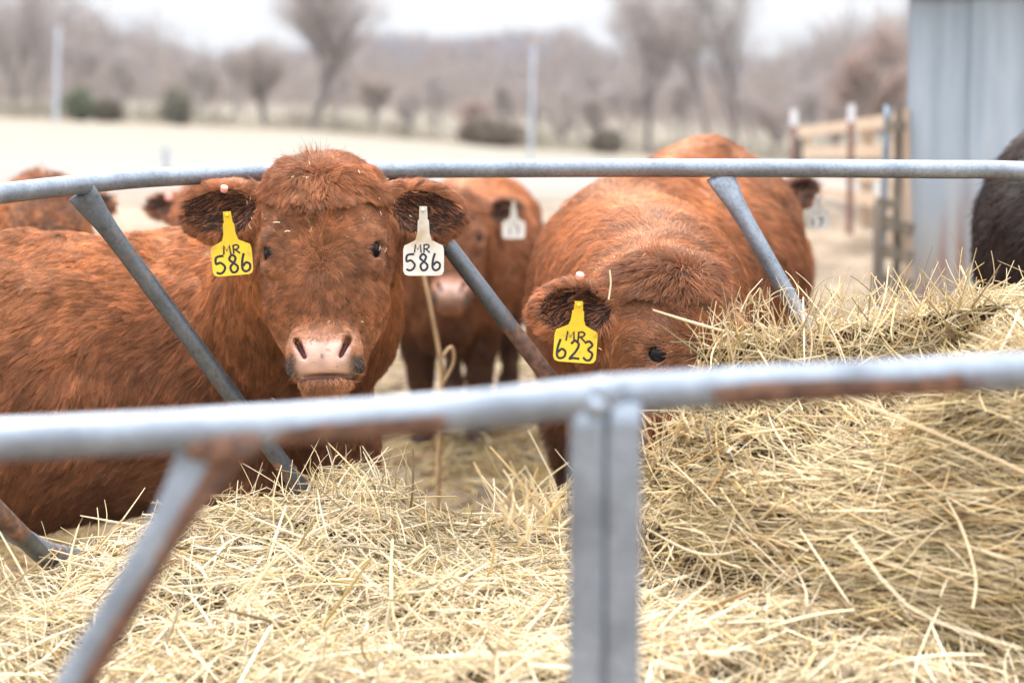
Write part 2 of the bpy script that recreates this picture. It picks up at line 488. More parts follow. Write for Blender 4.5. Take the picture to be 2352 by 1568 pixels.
# field: pale cut stubble with faint green, tan strip at its far edge
fy = N(nt, 'ShaderNodeMath', operation='MULTIPLY_ADD'); fy.inputs[1].default_value = 1 / 80.; 
n2s = N(nt, 'ShaderNodeMath', operation='MULTIPLY'); n2s.inputs[1].default_value = .08
nt.links.new(n2.outputs['Fac'], n2s.inputs[0]); nt.links.new(sp.outputs['Y'], fy.inputs[0]); nt.links.new(n2s.outputs[0], fy.inputs[2])
field = ramp(nt, fy.outputs[0], [(.24, (.21, .185, .155)), (.33, (.238, .222, .20)), (.50, (.218, .215, .178)), (.68, (.225, .215, .175)), (.80, (.25, .195, .14)), (.88, (.15, .13, .095)), (.97, (.20, .175, .13))])
pf = N(nt, 'ShaderNodeMapRange'); pf.inputs['From Min'].default_value = 14; pf.inputs['From Max'].default_value = 20
nt.links.new(sp.outputs['Y'], pf.inputs['Value'])
mx = N(nt, 'ShaderNodeMixRGB'); nt.links.new(pf.outputs[0], mx.inputs['Fac']); nt.links.new(pm.outputs[0], mx.inputs[1]); nt.links.new(field, mx.inputs[2])
nt.links.new(mx.outputs[0], b.inputs['Base Color']); b.inputs['Roughness'].default_value = .95; b.inputs['Specular IOR Level'].default_value = .15
bp = N(nt, 'ShaderNodeBump', Strength=.6, Distance=.03); nt.links.new(n3.outputs['Fac'], bp.inputs['Height']); nt.links.new(bp.outputs['Normal'], b.inputs['Normal'])
g = mesh('ground', GV, GF[:, ::-1], m, near=False)
tag(g, kind='structure', label='trampled pen ground running into pale stubble fields')

# ================================================================== FEEDER
far_px = [(-60, 458, 3.55), (0, 445, 3.65), (180, 424, 3.84), (350, 408, 3.98), (620, 396, 4.10), (900, 389, 4.17), (1150, 387, 4.19), (1400, 386, 4.20), (1650, 386, 4.20), (1900, 387, 4.19), (2150, 389, 4.17), (2352, 392, 4.15)]
near_px = [(2500, 842, 2.10), (2352, 850, 2.07), (2050, 868, 2.02), (1720, 886, 1.98), (1400, 906, 1.95), (1380, 908, 1.948), (1100, 940, 1.92), (800, 965, 1.90), (500, 984, 1.88), (250, 998, 1.86), (0, 1010, 1.85), (-100, 1016, 1.86)]
ZR = 1.145
ring = [U(a, b, d) for a, b, d in far_px]
ring += [(1.2, 3.98, 1.14), (1.45, 3.6, 1.13), (1.52, 3.15, 1.125), (1.42, 2.75, 1.12), (1.12, 2.4, 1.115), (.85, 2.2, 1.11)]
ring += [U(a, b, d) for a, b, d in near_px]
ring += [(-.72, 1.97, 1.11), (-.95, 2.3, 1.12), (-1.04, 2.75, 1.13), (-1.0, 3.15, 1.14)]
ring = spline(ring, 24, closed=True)
PR = .0169
def rust_far(P, ang):
    """rust along the underside of the far rail and in patches on the near rail"""
    return None
V, Fc, ang = tube(ring, PR, closed=True, sides=28)
def to_px(v):
    d = v[:, 1] * _c - (v[:, 2] - H) * _s
    return 1176 + v[:, 0] / d * F, 784 - ((v[:, 1] * _s + (v[:, 2] - H) * _c)) / d * F, d
px, py, dd = to_px(V)
ctr = np.repeat(ring, 28, 0); up = (V - ctr)[:, 2] / PR; fr = -(V - ctr)[:, 1] / PR
fa = dd > 3
nzv = noise(V, 9, 3) * .32 + noise(V, 40, 4) * .2
rust = np.zeros(len(V))
def band(lo, hi, soft=60): return sst(lo - soft, lo + soft, px) * (1 - sst(hi - soft, hi + soft, px))
rust = np.maximum(rust, fa * sst(-.72, -.95, up) * (band(0, 180) + band(1180, 1620) + band(1980, 2300)) * 1.0)
rust = np.maximum(rust, (~fa) * sst(.1, -.25, up + nzv * .6 - .25) * band(640, 1030, 90))
rust = np.maximum(rust, (~fa) * sst(.25, -.2, up + nzv * .6 - .25 + np.interp(px, [1500, 1750, 2400], [-.5, 0, .3])) * band(1640, 2260, 170))
rust = np.maximum(rust, (~fa) * .5 * band(1368, 1392, 8) * (nzv > -.05))
rust = np.clip(rust + .12 * (nzv > .18), 0, 1)
feeder = root('hay_ring_feeder', (0.25, 3.0, 0), 'round galvanised pipe hay feeder with slanted bars around the hay, rusty in patches', 'hay feeder')
mesh('top_rail', V, Fc, M_GALV, feeder, attrs={'rust': rust})

# lower ring: hidden mostly by hay, peeks out far left and centre
low = ring.copy(); cx, cy = .25, 3.05
low[:, 2] = .515
lp = {}
lowp = [U(-60, 1225, 3.62), U(120, 1270, 3.80), U(250, 1285, 3.92), U(480, 1262, 4.02), U(760, 1235, 4.12), U(1050, 1217, 4.18), U(1300, 1213, 4.2), U(1650, 1210, 4.2), U(2000, 1212, 4.18), U(2352, 1218, 4.15)]
lowp += [(1.2, 3.98, .5), (1.5, 3.4, .5), (1.42, 2.75, .5), (1.1, 2.4, .5), (.47, 2.12, .5), (0, 1.98, .5), (-.4, 1.92, .5), (-.72, 2.0, .5), (-1.02, 2.6, .5), (-1.0, 3.15, .5)]
low = spline(lowp, 24, closed=True)
V, Fc, ang = tube(low, PR, closed=True, sides=20)
rust = np.clip(.35 + .5 * noise(V, 20, 8), 0, 1)
mesh('middle_rail', V, Fc, M_GALV, feeder, attrs={'rust': rust})
bot = low.copy(); bot[:, 2] = .04
V, Fc, ang = tube(bot, PR, closed=True, sides=16)
mesh('bottom_rail', V, Fc, M_GALV, feeder, attrs={'rust': np.full(len(V), .5)})
# sheet skirt between the lower rails
n = len(low); k = 5
SV = np.concatenate([np.stack([low[:, 0], low[:, 1], np.full(n, z)], 1) for z in np.linspace(.06, .5, k)])
SF = np.concatenate([np.stack([np.arange(n) + i * n, (np.arange(n) + 1) % n + i * n, (np.arange(n) + 1) % n + (i + 1) * n, np.arange(n) + (i + 1) * n], 1) for i in range(k - 1)])
mesh('skirt_sheet', SV, SF, M_GALV, feeder, attrs={'rust': np.clip(.3 + .4 * noise(SV, 6, 5), 0, 1)})

def bar(p0, p1, r=.0158, flat_end=True, rfun=None, widen=1.6, side=None):
    n = 40
    s = np.linspace(0, 1, n)
    P = np.asarray(p0)[None] * (1 - s[:, None]) + np.asarray(p1)[None] * s[:, None]
    L = np.linalg.norm(np.asarray(p1) - p0)
    fl = np.exp(-(s * L / .055) ** 2) if flat_end else np.zeros(n)
    t = nrm(np.asarray(p1) - p0)
    wdir = nrm(np.cross([0, 1., 0], t))          # in the rail's face
    rx = r * (1 - .72 * fl); ry = r * (1 + (widen - 1) * fl)
    V, Fc, a = tube(P, rx, ry, sides=20, side=wdir)
    s_ = np.concatenate([np.repeat(s, 20), [0, 1]])
    return V, Fc, s_, a
def add_bar(p0, p1, seed, rr, **k):
    V, Fc, s_, a = bar(p0, p1, **k)
    rust = rr(s_, a, V)
    return mesh('slanted_bar', V, Fc, M_DARKG if seed in (1, 2, 4) else M_GALV, feeder, attrs={'rust': np.clip(rust, 0, 1)})
yo = .004
lowat = lambda x: low[np.argmin(np.abs(low[:, 0] - x) + (low[:, 1] < 3.2) * 10)]
def A(px_, py_, d): return U(px_, py_, d)
add_bar(A(186, 441, 3.85), A(790, 1255, 4.10), 1, lambda s, a, V: .32 + .42 * sst(.3, .8, s) * (V[:, 0] > V[:, 0].mean() - 9) * (noise(V, 30, 2) > -.1) * (np.sin(a) > .0) + .2 * noise(V, 22, 1))
add_bar(A(905, 402, 4.18), A(1535, 1225, 4.2), 2, lambda s, a, V: .30 + .62 * sst(.22, .62, s + .15 * noise(V, 18, 2)) + .25 * noise(V, 40, 6) - .1)
add_bar(A(1650, 398, 4.20), A(2040, 1085, 4.2), 3, lambda s, a, V: .18 + .15 * noise(V, 30, 9) + .3 * sst(.9, 1, s))
add_bar(A(2390, 400, 4.15), A(2700, 1090, 4.05), 3, lambda s, a, V: .18 + .15 * noise(V, 30, 9))
add_bar(A(-560, 610, 3.0), A(110, 1290, 3.79), 4, lambda s, a, V: .3 + .4 * (noise(V, 16, 9) > -.1))
# bars of the near side
NB0, NB1 = A(505, 1005, 1.885), A(-40, 1930, 1.95)
add_bar(A(505, 1005, 1.885), A(-40, 1930, 1.95), 5, lambda s, a, V: .22 + .75 * sst(.05, .45, ((V - (NB0 + (NB1 - NB0) * s[:, None])) @ nrm(np.array([.9, 0, -.45]))) / .0175 + .35 * noise(V, 10, 3)) + .9 * sst(.03, .0, s - .03), widen=1.75)
add_bar(A(2900, 850, 2.25), A(2500, 1900, 2.1), 6, lambda s, a, V: .3 + .2 * noise(V, 20, 4))
for px_, tp, rr_ in ((1350, 925, .12), (1432, 920, .1)):
    p0 = A(px_, tp, 1.945); p1 = p0.copy(); p1[2] = .03
    n = 50; s = np.linspace(0, 1, n); P = p0 * (1 - s[:, None]) + p1 * s[:, None]
    V, Fc, a = tube(P, .0165, .0165, sides=24, side=(1, 0, 0))
    # flatten the front into a square-ish tube
    c0 = P.repeat(24, 0); c0 = np.concatenate([c0, P[:1], P[-1:]])
    off = V - c0
    k_ = np.maximum(np.abs(off[:, 0]), np.abs(off[:, 1])) + 1e-9
    rad = np.linalg.norm(off[:, :2], axis=1)
    sc_ = np.minimum(rad / k_, 1.26) * .93
    V = c0 + off * np.stack([sc_, sc_, np.ones_like(sc_)], 1)
    mesh('upright_post', V, Fc, M_GALV, feeder, attrs={'rust': np.clip(.12 + .3 * noise(V, 10, 5), 0, 1)})
for x, y in ((-1.03, 2.9), (1.47, 2.9), (1.2, 3.98), (-.9, 2.2)):
    s = np.linspace(0, 1, 12)[:, None]
    V, Fc, a = tube(np.array([[x, y, 1.12]]) * (1 - s) + np.array([[x, y, .03]]) * s, .0165, sides=16, side=(1, 0, 0))
    mesh('upright_post', V, Fc, M_GALV, feeder, attrs={'rust': np.full(len(V), .25)})
# weld beads where rail and bars meet
def bead(c, r, rust_v=1.0):
    X_ = np.linspace(-1.3, 1.3, 13)
    v, f = nets(lambda p: np.linalg.norm(p * (1, 1.4, 1.2), axis=-1) - 1 + .12 * noise(p, 2.5, 3), X_, X_, X_)
    return v * r + c, f
v, f = join([bead(A(1392, 905, 1.94), .019), bead(A(1372, 935, 1.93), .011)])
mesh('weld_bead', v, f, M_GALV, feeder, attrs={'rust': np.full(len(v), .38)})
v, f = join([bead(A(500, 1022, 1.875), .019), bead(A(455, 1025, 1.87), .013), bead(A(560, 1018, 1.875), .016)])
mesh('weld_bead', v, f, M_GALV, feeder, attrs={'rust': np.full(len(v), .7)})

# ================================================================== CALVES
FURC = np.array([.385, .148, .062])
def head_frame(O, yaw=0, pitch=20, roll=0, s=1.0):
    """u to the picture's right, v up the face, w out of the face (towards the camera when yaw=0)"""
    ty, tp, tr = R(yaw), R(pitch), R(roll)
    u = np.array([1., 0, 0]); v = np.array([0, math.sin(tp), math.cos(tp)]); w_ = np.cross(u, v)   # (0,-cos,sin)
    B = np.stack([u, v, w_])
    # roll about w
    c, s_ = math.cos(tr), math.sin(tr)
    B = np.stack([c * B[0] + s_ * B[1], -s_ * B[0] + c * B[1], B[2]])
    c, s_ = math.cos(ty), math.sin(ty)
    Rz = np.array([[c, -s_, 0], [s_, c, 0], [0, 0, 1]])
    B = B @ Rz.T
    return np.asarray(O, float), B, s
EYE = np.array([.0790, .000, -.033])
EN = nrm(np.array([.78, .04, .60]))
def head_sdf(p, ears=((0, 0), (0, 0)), fine=True):
    m = p.copy(); m[:, 0] = np.abs(m[:, 0])
    d = ell(p, (0, .062, -.095), (.092, .100, .108))
    d = smin(d, ell(p, (0, .124, -.070), (.074, .036, .064)), .025)
    d = d - .004 * noise(p, 38, 90) * sst(.03, .08, p[:, 1])
    d = smin(d, ell(p, (0, -.040, -.092), (.090, .135, .094)), .03)
    d = smin(d, cone(p, (0, .05, -.062), (0, -.15, -.050), .064, .048), .03)
    d = smin(d, cone(m, (.052, -.02, -.115), (.030, -.19, -.088), .052, .036), .03)
    d = smin(d, ell(m, (.076, .028, -.036), (.028, .017, .030)), .016)          # brow
    d = smin(d, ell(m, (.078, -.026, -.042), (.022, .010, .026)), .014)
    d = smin(d, ell(m, (.056, -.080, -.098), (.048, .072, .070)), .025)          # cheek
    # muzzle
    mz = ell(p, (0, -.180, -.030), (.061, .046, .050))
    mz = smin(mz, ell(m, (.040, -.172, -.019), (.024, .034, .034)), .014)       # nostril wings
    mz = smin(mz, ell(m, (.047, -.200, -.034), (.021, .017, .032)), .01)        # upper lip corners
    mz = smin(mz, ell(p, (0, -.176, -.001), (.036, .032, .016)), .010)          # flat nose pad
    d = smin(d, mz, .018)
    d = smin(d, ell(p, (0, -.228, -.046), (.048, .020, .042)), .006)            # chin
    # mouth slot
    ml = ell(m, (.012, -.2165, .0), (.056, .0034, .046))
    d = smax(d, -ml, .003)
    # nostrils: comma shaped, tilted
    q = m * (1, 1, .35)
    d = smax(d, -cone(q, (.0440, -.158, .003), (.0305, -.186, .004), .0072, .0042), .005)
    # eyes: lids around a ball, almond opening
    e = m - EYE
    lid = np.linalg.norm(e, axis=-1) - .0250
    d = smin(d, lid, .012)
    en = e @ EN
    t1 = nrm(np.cross([0, 1., 0], EN)); t2 = np.cross(EN, t1)
    c_, s_ = math.cos(R(30)), math.sin(R(30))
    ax1 = t1 * c_ + t2 * s_; ax2 = -t1 * s_ + t2 * c_
    qa = np.stack([e @ ax1, e @ ax2, en - .0205], -1)
    d = smax(d, -ell(qa, (0, 0, 0), (.0215, .0142, .0135)), .003)
    # groove in front of the eye
    d = smax(d, -cone(m, (.070, -.024, -.008), (.054, -.060, .004), .004, .002), .012)
    # ears
    for sg, (lift, fwd) in zip((-1, 1), ears):
        q = p * (sg, 1, 1) - (.074, .102, -.105)
        al, be = R(lift), R(fwd)
        c1, s1 = math.cos(al), math.sin(al)
        q = np.stack([q[:, 0] * c1 + q[:, 1] * s1, -q[:, 0] * s1 + q[:, 1] * c1, q[:, 2]], -1)
        c1, s1 = math.cos(be), math.sin(be)
        q = np.stack([q[:, 0] * c1 + q[:, 2] * s1, q[:, 1], -q[:, 0] * s1 + q[:, 2] * c1], -1)
        o_ = ell(q, (.098, -.012, 0), (.078, .053, .036))
        o_ = smin(o_, cone(q, (0, -.012, 0), (.05, -.012, 0), .030, .034), .02)
        inn = ell(q, (.104, -.014, .030), (.060, .038, .036))
        inn = smin(inn, cone(q, (.03, -.014, .03), (.09, -.014, .03), .012, .02), .02)
        o_ = smax(o_, -inn, .008)
        d = smin(d, o_, .016)
    return d
def ear_q(p, sg, lift, fwd):
    q = p * (sg, 1, 1) - (.074, .102, -.105)
    al, be = R(lift), R(fwd)
    c1, s1 = math.cos(al), math.sin(al)
    q = np.stack([q[:, 0] * c1 + q[:, 1] * s1, -q[:, 0] * s1 + q[:, 1] * c1, q[:, 2]], -1)
    c1, s1 = math.cos(be), math.sin(be)
    return np.stack([q[:, 0] * c1 + q[:, 2] * s1, q[:, 1], -q[:, 0] * s1 + q[:, 2] * c1], -1)

class Calf:
    def __init__(s, label, S, yaw, head, scale=1.0, ears=((0, 0), (0, 0)), neck_r=(.17, .115), neck_mid=None, group='red calves around the feeder', name='calf', black=False, feet=None, girth=1.0, cat='calf'):
        s.S = np.asarray(S, float)           # point on the ground below the shoulders
        s.yaw = yaw                          # direction the body runs to the rear, degrees from +X
        a = np.array([math.cos(R(yaw)), math.sin(R(yaw)), 0]); b = np.array([-a[1], a[0], 0]); c = np.array([0, 0, 1.])
        s.B = np.stack([a, b, c]); s.k = scale
        s.O, s.HB, s.hs = head
        s.ears = ears; s.neck_r = neck_r; s.neck_mid = neck_mid; s.girth = girth
        s.black = black
        s.root = root(name, s.S, label, cat, group)
    def bl(s, p): return (p - s.S) @ s.B.T / s.k
    def hl(s, p): return (p - s.O) @ s.HB.T / s.hs
    def body_sdf(s, p):
        q = s.bl(p); m = q.copy(); m[:, 1] = np.abs(m[:, 1]); g = s.girth
        d = ell(q, (.52, 0, .70), (.60, .245 * g, .275))
        d = smin(d, ell(q, (.10, 0, .72), (.26, .185 * g, .27)), .08)
        d = smin(d, ell(q, (1.0, 0, .76), (.27, .205 * g, .235)), .08)
        d = smin(d, ell(q, (-.10, 0, .56), (.13, .12, .15)), .08)
        d = smin(d, cone(q, (.02, 0, .93), (1.05, 0, .94), .055, .06), .06)
        d = smin(d, ell(m, (.10, .13, .62), (.13, .07, .20)), .05)     # shoulder blade
        for L in ([(.06, .12, .50), (.05, .115, .31), (.06, .11, .10), (.03, .11, .03)],):
            r = (.085, .047, .036, .045)
            for i in range(3): d = smin(d, cone(m, L[i], L[i + 1], r[i], r[i + 1]), .02)
        L = [(1.0, .12, .62), (.90, .13, .50), (1.10, .12, .36), (1.06, .12, .10), (1.02, .12, .03)]; r = (.14, .085, .045, .036, .045)
        for i in range(4): d = smin(d, cone(m, L[i], L[i + 1], r[i], r[i + 1]), .025)
        d = smin(d, cone(q, (1.25, 0, .90), (1.31, 0, .45), .022, .016), .03)
        d = d * s.k + (noise(p, 22, 91) * .007 + noise(p, 46, 92) * .003)
        # neck in pen coordinates
        nb = s.S + (np.array([-.02, 0, .78]) * s.k) @ s.B
        nh = s.O + (np.array([0, .045, -.135]) * s.hs) @ s.HB
        pts = [nb, nh] if s.neck_mid is None else [nb, np.asarray(s.neck_mid, float), nh]
        r0, r1 = s.neck_r; rs = np.linspace(r0, r1, len(pts))
        for i in range(len(pts) - 1):
            d = smin(d, cone(p, pts[i], pts[i + 1], rs[i], rs[i + 1]), .07)
        s.npts = pts
        return d
    def sdf(s, p):
        d = s.body_sdf(p)
        hp = s.hl(p)
        far = np.linalg.norm(hp - (0, -.03, -.08), axis=-1)
        hd = (far - .36) * s.hs
        near = far < .42
        if near.any():
            hd = hd.copy(); hd[near] = head_sdf(hp[near], s.ears) * s.hs
        return smin(d, hd, .03)
    def build(s, fine=.004, coarse=.016, head_only_dense=True, bump=.004):
        # bounds
        c = [s.S + (np.array(q) * s.k) @ s.B for q in ((-.3, -.3, 0), (-.3, .3, 0), (1.4, -.3, 0), (1.4, .3, 0), (0, 0, 1.08))]
        hp = [s.O + (np.array(q) * s.hs) @ s.HB for q in ((-.28, 0, 0), (.28, 0, 0), (0, .18, 0), (0, -.27, 0), (0, 0, .04), (0, 0, -.25), (-.25, .15, -.1), (.25, .15, -.1))]
        al = np.array(c + hp); lo = al.min(0) - .04; hi = al.max(0) + .04; lo[2] = -.02
        hp = np.array(hp); hlo, hhi = hp.min(0), hp.max(0)
        ax = [axis(lo[i], hi[i], hlo[i], hhi[i], fine, coarse) for i in range(3)]
        v, f = nets(s.sdf, *ax)
        v = relax(v, f, 1, .4)
        s.v, s.f = v, f
        # skin colours
        h = s.hl(v)
        col = np.tile(FURC * .22, (len(v), 1))  # hide darkened to paint the shade between the locks
        s.muz = s.muzzle_mask(h)
        pink = np.array([.74, .47, .37])
        if s.black:
            col[:] = (.012, .010, .010); pink = np.array([.03, .025, .025])
        sp_ = .5 + .5 * noise(h, 120, 4)
        pinkv = pink[None] * (.9 + .18 * noise(h, 60, 1)[:, None])
        if not s.black:
            dk = ((np.abs(h[:, 0]) > .034) & (h[:, 1] < -.188)) * 1.0
            dk = .85 * sst(.034, .056, np.abs(h[:, 0]) + .004 * noise(h, 90, 2)) * sst(-.178, -.192, h[:, 1] + .004 * noise(h, 80, 5))
            tanm = np.maximum(sst(-.168, -.156, h[:, 1] + .003 * noise(h, 70, 5)), sst(.041, .050, np.abs(h[:, 0])))
            pinkv = pinkv * (1 - tanm[:, None]) + np.array([.42, .20, .12]) * tanm[:, None]
            pinkv = pinkv * (1 - dk[:, None]) + np.array([.10, .078, .070]) * dk[:, None]
            spot = np.exp(-(((h[:, 0] - .0) / .003) ** 2 + ((h[:, 1] + .187) / .004) ** 2))[:, None] + (noise(h, 260, 9) > .78)[:, None] * .5
            pinkv = pinkv * (1 - np.clip(spot, 0, 1) * .8)
            # nostril inside
            hq = h * (1, 1, 0); hq[:, 0] = np.abs(hq[:, 0])
            inn = cone(hq, (.0440, -.158, 0), (.0305, -.186, 0), .0064, .0036) < 0
            inn &= h[:, 2] > -.04
            pinkv[inn] = pinkv[inn] * .0 + np.array([.10, .03, .025])
        mk = s.muz[:, None]
        col = col * (1 - mk) + pinkv * mk
        e = h.copy(); e[:, 0] = np.abs(e[:, 0]); de = np.linalg.norm(e - EYE, axis=1)
        ek = (sst(.0255, .0225, de))[:, None]
        col = col * (1 - ek) + np.array([.05, .022, .014]) * ek
        q = s.bl(v)
        hoof = sst(.062, .05, q[:, 2])[:, None]
        col = col * (1 - hoof) + np.array([.03, .022, .018]) * hoof
        s.body = mesh('body', v, f, M_HIDE, s.root, attrs={'col': col})
        return s
    def muzzle_mask(s, h):
        t = sst(-.128, -.142, h[:, 1] + .010 * np.abs(h[:, 0] / .06) ** 2 * 1.0) * sst(-.060, -.035, h[:, 2]) * sst(-.222, -.2185, h[:, 1])
        return t * sst(.078, .070, np.abs(h[:, 0]) + .0)
    def eyes(s, which=(-1, 1)):
        for sg in which:
            e = EYE.copy(); e[0] *= sg; n_ = EN.copy(); n_[0] *= sg
            c = s.O + (e * s.hs) @ s.HB
            V = []; nn = 24; mm = 16
            th = np.linspace(0, np.pi, mm)[:, None]; ph = np.linspace(0, 2 * np.pi, nn, endpoint=False)[None]
            V = np.stack([np.sin(th) * np.cos(ph), np.sin(th) * np.sin(ph), np.cos(th) * np.ones_like(ph)], -1).reshape(-1, 3) * .0223 * s.hs + c
            i = np.arange(mm - 1)[:, None]; j = np.arange(nn)[None]
            Fq = np.stack([i * nn + j, (i + 1) * nn + j, (i + 1) * nn + (j + 1) % nn, i * nn + (j + 1) % nn], -1).reshape(-1, 4)
            mesh('eye', V, Fq, M_EYE, s.root)
            # lashes
            t1 = nrm(np.cross([0, 1., 0], n_)); t2 = np.cross(n_, t1)
            if t2[1] < 0: t2 = -t2
            n = 24; a = rng.uniform(-1, 1, n)
            p = e + t1 * (a * .016)[:, None] + t2 * (.0105 * (1 - a ** 2 * .6))[:, None] + n_ * .0165
            d = nrm(n_ * .9 - t2 * .35 + t1 * (a * .5)[:, None] + rng.normal(size=(n, 3)) * .1)
            sv = np.linspace(0, 1, 4)[None, :, None]
            P = p[:, None] + d[:, None] * sv * .016 + t2 * sv ** 2 * .004
            P = s.O + (P * s.hs) @ s.HB
            curves('eyelashes', P, np.tile(np.array([.00022, .0002, .00015, .0001]), (n, 1)), M_FUR, s.root, col=np.tile([.10, .04, .02], (n, 1)))
    def comb(s, p):
        """direction, length, lift, colour for roots p (pen coordinates)"""
        q = s.bl(p); h = s.hl(p)
        n_ = len(p)
        # body: back and down
        side = np.clip((.93 - q[:, 2]) / .2, 0, 1)
        d = np.stack([np.full(n_, .75), np.sign(q[:, 1]) * .25 * (1 - side), -.25 - .55 * side], 1)
        d = d @ s.B
        L = .036 + .014 * noise(p, 4, 21) + .014 * sst(.58, .42, q[:, 2]) * sst(.2, .3, q[:, 2])
        lift = np.full(n_, .34)
        leg = sst(.44, .34, q[:, 2])
        d = d * (1 - leg[:, None]) + np.array([0, 0, -1.]) * leg[:, None]
        L = L * (1 - leg * .45)
        col = np.tile(FURC, (n_, 1))
        # light from above painted into the back as a brighter orange
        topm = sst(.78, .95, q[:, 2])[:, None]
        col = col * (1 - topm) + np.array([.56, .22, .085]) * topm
        dark = sst(.60, .40, q[:, 2])[:, None] * .70  # shade on the belly and legs, painted into the coat colour
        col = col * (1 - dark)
        # neck: down and back from the head
        np_ = s.npts; ax_ = nrm(np_[0] - np_[-1])
        tt = np.clip(((p - np_[0]) @ (np_[-1] - np_[0])) / ((np_[-1] - np_[0]) @ (np_[-1] - np_[0])), -.3, 1)
        nk = sst(-.15, .25, tt) * (q[:, 0] < .12)
        dn = ax_ * .55 + np.array([0, 0, -.75]) 
        d = d * (1 - nk[:, None]) + dn * nk[:, None]
        L = L * (1 - nk) + nk * .040
        col = col * (1 - .35 * nk * sst(.0, -.25, h[:, 1]))[:, None]  # painted shade on the neck below the head
        # head
        hd = head_sdf(h, s.ears) * s.hs
        onh = sst(.025, .008, np.abs(hd)) * (h[:, 2] > -.19)
        u_, v_, w_ = h[:, 0], h[:, 1], h[:, 2]
        jx = rng.normal(0, .009, (n_, 2))
        def rad(cu, cv):
            r = np.stack([u_ - cu + jx[:, 0], v_ - cv + jx[:, 1], np.zeros(n_)], 1); return nrm(r)
        whorl = rad(0, -.028)
        knot = rad(0, .135)
        kf = sst(.058, .085, v_ - .9 * np.abs(u_) ** 1.4 + .012 * noise(p, 50, 3))
        dh = whorl * (1 - kf[:, None]) + knot * kf[:, None]
        dh[:, 2] -= .25
        swirl = .5 * noise(h, 22, 33)
        dh = dh + np.stack([-dh[:, 1], dh[:, 0], 0 * u_], 1) * swirl[:, None]
        lowf = sst(-.04, -.10, v_)[:, None]
        dh = dh * (1 - lowf) + np.stack([np.tanh(u_ / .03) * .6, np.full(n_, -.9), np.full(n_, -.5)], 1) * lowf
        Lh = .011 + .020 * np.exp(-((v_ + .02) ** 2 + u_ ** 2) / .06 ** 2) + .030 * kf + .006 * sst(.08, .11, np.abs(u_))
        Lh = np.where(v_ < -.1, .008, Lh); Lh = np.where((v_ < -.145) & (w_ > -.05), .0045, Lh)
        jaw = sst(-.10, -.14, w_) * sst(0, -.08, v_) + sst(-.235, -.245, v_)
        Lh = Lh + .018 * np.clip(jaw, 0, 1)
        lh = .25 + .45 * kf + .3 * np.exp(-((v_ + .02) ** 2 + u_ ** 2) / .05 ** 2)
        ch = np.tile(FURC * 1.05, (n_, 1))
        # lighter round the eyes and the muzzle, tan
        au = np.stack([np.abs(u_), v_, w_], 1); de = np.linalg.norm(au - EYE, axis=1)
        lt = (np.exp(-(de / .042) ** 2) * .55 + .6 * np.exp(-((v_ + .145) / .022) ** 2) + .5 * sst(-.15, -.16, v_) * (w_ > -.05) + .45 * sst(-.212, -.22, v_) * sst(.05, .035, np.abs(u_)) * (w_ > -.06))[:, None]
        ch = ch * (1 - np.clip(lt, 0, .8)) + np.array([.50, .24, .13]) * np.clip(lt, 0, .8)
        wl = np.exp(-((v_ + .012) ** 2 + u_ ** 2) / .040 ** 2)[:, None] * .5 * (rng.random((n_, 1)) < .6)
        ch = ch * (1 - wl) + np.array([.56, .27, .14]) * wl
        ch = ch * (1 - .45 * np.exp(-((v_ - .062 - .9 * np.abs(u_) ** 1.4) / .010) ** 2))[:, None]  # shadow under the fringe, painted into the hair colour
        dkm = (sst(.040, .052, np.abs(u_)) * sst(-.178, -.190, v_) * sst(-.224, -.216, v_) * (w_ > -.05))[:, None]
        ch = ch * (1 - dkm) + np.array([.09, .07, .062]) * dkm
        dh = dh @ s.HB
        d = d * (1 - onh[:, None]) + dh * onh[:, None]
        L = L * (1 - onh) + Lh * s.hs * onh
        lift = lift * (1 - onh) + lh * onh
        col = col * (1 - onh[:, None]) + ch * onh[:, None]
        # ears
        for sg, (lf, fw) in zip((-1, 1), s.ears):
            e = ear_q(h, sg, lf, fw)
            m = (e[:, 0] > .035) & (e[:, 0] < .2) & (np.abs(e[:, 1] + .012) < .075) & (np.abs(e[:, 2]) < .06)
            rim = np.stack([e[:, 0] - .07, (e[:, 1] + .012) * 1.6, np.zeros(n_)], 1)
            rim = nrm(rim)
            inner = (e[:, 2] > -.006) & (ell(e, (.098, -.014, .01), (.063, .037, .05)) < 0)
            de_ = np.where(inner[:, None], np.stack([np.full(n_, .8), -.25 + .3 * noise(h, 30, 2), np.full(n_, .3)], 1), rim)
            # back to head coordinates (approx.: undo mirroring and the two turns)
            be, al = R(fw), R(lf)
            x = de_[:, 0] * math.cos(be) - de_[:, 2] * math.sin(be); z = de_[:, 0] * math.sin(be) + de_[:, 2] * math.cos(be); y = de_[:, 1]
            x2 = x * math.cos(al) - y * math.sin(al); y2 = x * math.sin(al) + y * math.cos(al)
            dd_ = np.stack([x2 * sg, y2, z], 1) @ s.HB
            d[m] = dd_[m]; L[m] = np.where(inner[m], .026, .026) * s.hs
            lift[m] = np.where(inner[m], .5, .35)
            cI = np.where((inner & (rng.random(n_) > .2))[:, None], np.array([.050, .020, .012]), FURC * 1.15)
            col[m] = cI[m]
        return d, L, lift, col
